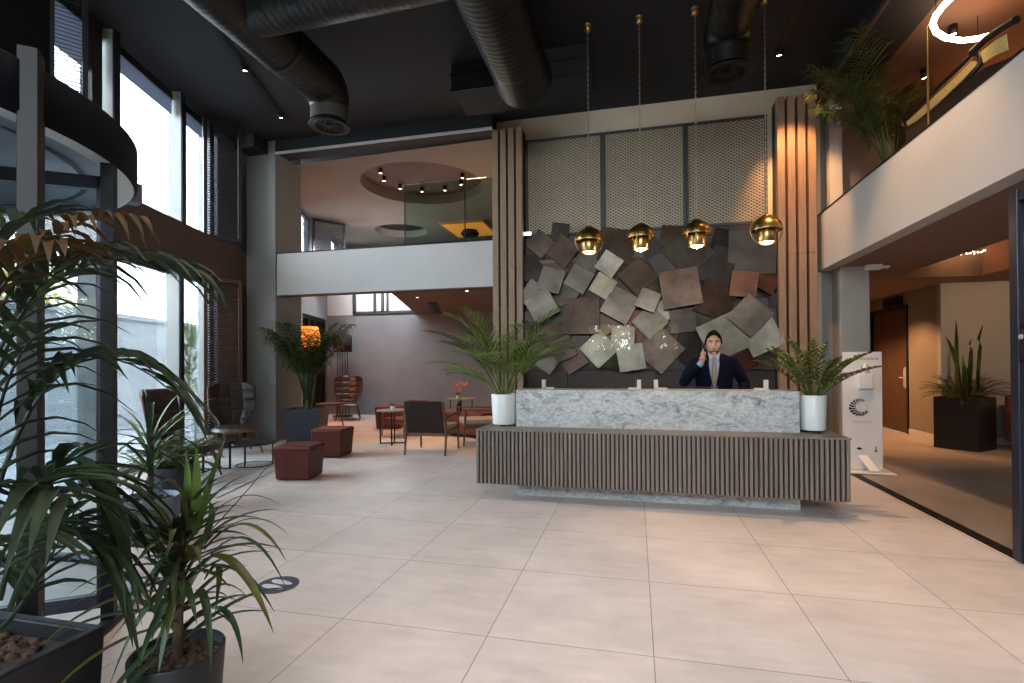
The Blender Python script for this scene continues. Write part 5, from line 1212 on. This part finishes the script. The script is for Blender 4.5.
for A, B_, C_ in ((SH, EL, WR), (SH2, EL2, WR2)):
    e = A.lerp(Vector((0, 0, 1.36)), .25)
    MB().tube([e, A, A.lerp(B_, .5), B_.lerp(A, .08), B_, B_.lerp(C_, .10), B_.lerp(C_, .55), B_.lerp(C_, .90)], [.052, .066, .063, .058, .056, .056, .048, .039], 18).build('sleeve', 'suit_navy', t)
for sx in (-1, 1):
    l = MB(); l.add([(sx*.066, -.058, 1.452), (sx*.098, -.100, 1.400), (sx*.125, -.128, 1.300), (sx*.092, -.141, 1.255), (sx*.010, -.149, 1.070), (sx*.018, -.151, 1.10), (sx*.042, -.148, 1.235), (sx*.054, -.138, 1.330), (sx*.050, -.104, 1.410)],
        [(0, 1, 8), (1, 7, 8), (1, 2, 7), (2, 6, 7), (2, 3, 6), (3, 5, 6), (3, 4, 5)]); l.build('lapel', 'suit_navy', t, solid=.008)
tr = MB()
for sx in (-1, 1): tr.tube([(sx*.088, .0, .92), (sx*.10, 0, .5), (sx*.105, .01, .05)], [.105, .085, .07], 18)
tr.build('trousers', 'suit_navy', t)
for sx in (-1, 1):
    MB().loft([[Vector((sx*.11+a, y, z)) for a, z in ((-.05, 0), (.05, 0), (.045, h), (-.045, h))] for y, h in ((.085, .10), (-.02, .10), (-.13, .06), (-.19, .04))]).build('shoe', 'black_plastic', t, bevel=.01)
q = Matrix.Translation((PXm, 6.0, 0)) @ Matrix.Rotation(R(-6), 4, 'Z')
t = thing('telephone_handset', 'black telephone handset held to the receptionist\'s ear', 'telephone', q @ Vector((-.098, -.072, 1.47)), R(-6))
hs = MB().tube([(-.004, -.035, -.075), (-.018, -.012, -.02), (-.016, .008, .03), (-.002, .030, .085)], [.017, .014, .014, .018], 10).build('handle', 'black_plastic', t)
MB().sphere((.004, .030, .085), (.020, .022, .020), 12, 8).build('earpiece', 'black_plastic', t); MB().sphere((.004, -.040, -.075), (.018, .020, .020), 12, 8).build('mouthpiece', 'black_plastic', t)

# ================================================================== LIGHT
W = bpy.data.worlds.new('sky'); SC.world = W; W.use_nodes = True; nt = W.node_tree
bg = nt.nodes['Background']; tc = nt.nodes.new('ShaderNodeTexCoord'); sp = nt.nodes.new('ShaderNodeSeparateXYZ'); rp = nt.nodes.new('ShaderNodeValToRGB')
nt.links.new(tc.outputs['Generated'], sp.inputs[0]); nt.links.new(sp.outputs['Z'], rp.inputs['Fac'])
rp.color_ramp.elements[0].color = (.95, .97, 1, 1); rp.color_ramp.elements[1].color = (.70, .83, 1, 1)
nt.links.new(rp.outputs['Color'], bg.inputs['Color']); bg.inputs['Strength'].default_value = 15
def portal(c, u, w, h, nrm):
    """marks a glazed opening so the sky is sampled through it"""
    l = bpy.data.lights.new('daylight_portal', 'AREA'); l.shape = 'RECTANGLE'; l.size = w; l.size_y = h; l.cycles.is_portal = True
    o = bpy.data.objects.new('daylight_portal', l); COL.objects.link(o); z = -Vector(nrm).normalized(); x = Vector(u).normalized(); y = z.cross(x)
    o.matrix_world = Matrix(((x.x, y.x, z.x, c[0]), (x.y, y.y, z.y, c[1]), (x.z, y.z, z.z, c[2]), (0, 0, 0, 1))); return o
portal(F(-6.8, -.38, 1.37), WD, 12.3, 2.75, WN); portal(F(-2.3, -.40, 4.36), WD, 3.3, 1.95, WN)
portal((.5*(xl+2.4), -4.45, 4.05), (1, 0, 0), 2.4-xl, 2.2, (0, 1, 0)); portal((-.05, -4.45, 1.7), (1, 0, 0), 2.4, 1.5, (0, 1, 0))
portal(F(4.7, -.25, 4.2), WD, 3.6, 1.8, WN)
WARM = (1, .58, .28)
spot('track_beam', (1.90, 7.18, 5.24), (2.36, 7.9, 3.4), 430, (1, .48, .18), 62); spot('track_beam', (1.80, 5.2, 5.24), (2.3, 5.3, 0), 420, WARM, 70)
spot('track_beam', (-5.44, 7.07, 5.24), (-5.6, 7.3, 0), 60, WARM, 55); spot('track_beam', (-5.03, 5.82, 5.24), (-5.0, 5.6, 0), 60, WARM, 55)
for x, y in ((-4.9, 10.6), (-4.0, 11.0), (-3.4, 10.2)): spot('recess_beam', (x, y, 5.1), (x, y, 3), 60, WARM, 90)
point('mezzanine_fill', (-3.0, 9.6, 3.7), 30, (1, .62, .36), .2); point('mezzanine_fill', (-6.2, 12.0, 3.9), 20, (.9, .9, 1), .2)  # bare lights added to lift the left mezzanine ceiling, no lamps stand here
l = bpy.data.lights.new('upper_wall_fill', 'AREA'); l.shape = 'RECTANGLE'; l.size = 2.6; l.size_y = .15; l.energy = 120; l.color = (.93, .97, 1)  # hidden light added to whiten the upper back wall, no cove here
o = bpy.data.objects.new('upper_wall_fill', l); COL.objects.link(o); o.location = (-6.3, 11.4, 4.3); o.rotation_euler = (Vector((-6.5, 12.7, 3.0))-Vector(o.location)).to_track_quat('-Z', 'Y').to_euler()
point('fairy_glow', (4.7, 8.85, 2.93), 5, (1, .40, .14), .1)
for x, y in ((4.0, 10.6), (3.6, 11.8)): spot('corridor_beam', (x, y, 2.62), (x+.3, y, 0), 260, (1, .50, .20), 110)
for x, y in ((5.6, 7.9),): spot('corridor_beam', (x, y, 2.62), (x-.1, y+2.2, .8), 120, (1, .60, .32), 110)
for x, y, lab in ((4.0, 10.6, 'corridor downlight in the low ceiling before the door'), (3.6, 11.8, 'corridor downlight deepest behind the grey pier'), (5.6, 7.9, 'corridor downlight above the planter side of the passage')): downlight((x, y, 2.648), lab, 'corridor downlights')

NEUT = (1, .83, .74)  # out-of-view tracks and spots below are added to brighten the near floor
for i, (a, b, hs) in enumerate((((-1.9, -1.0, CZ), (-1.9, 3.1, CZ), ((-1.9, 2.6, CZ), (-1.9, .4, CZ))), ((.25, -1.0, CZ), (.25, 3.1, CZ), ((.25, 2.6, CZ), (.25, .4, CZ))), ((1.7, -1.0, CZ), (1.7, 3.1, CZ), ((1.7, 2.6, CZ), (1.7, .4, CZ))))):
    track(a, b, hs, ('added unseen black ceiling track over the entrance, left of the middle duct', 'added unseen black ceiling track over the entrance, between the ducts', 'added unseen black ceiling track over the entrance, along the right beam')[i])
    for h in hs: spot('track_beam', (h[0], h[1], 5.24), (h[0]*.9, h[1]+.4, 0), (135, 135, 112)[i], NEUT, 80, .9)
SC.view_settings.view_transform = 'Standard'; SC.view_settings.look = 'None'; SC.view_settings.gamma = 1; SC.view_settings.use_curve_mapping = False
SC.view_settings.exposure = 0.0
cy = SC.cycles
cy.use_denoising = True; cy.max_bounces = 10; cy.diffuse_bounces = 5; cy.glossy_bounces = 5; cy.transparent_max_bounces = 24; cy.sample_clamp_indirect = 6; cy.caustics_reflective = False; cy.caustics_refractive = False
try: cy.denoiser = 'OPENIMAGEDENOISE'
except Exception: pass
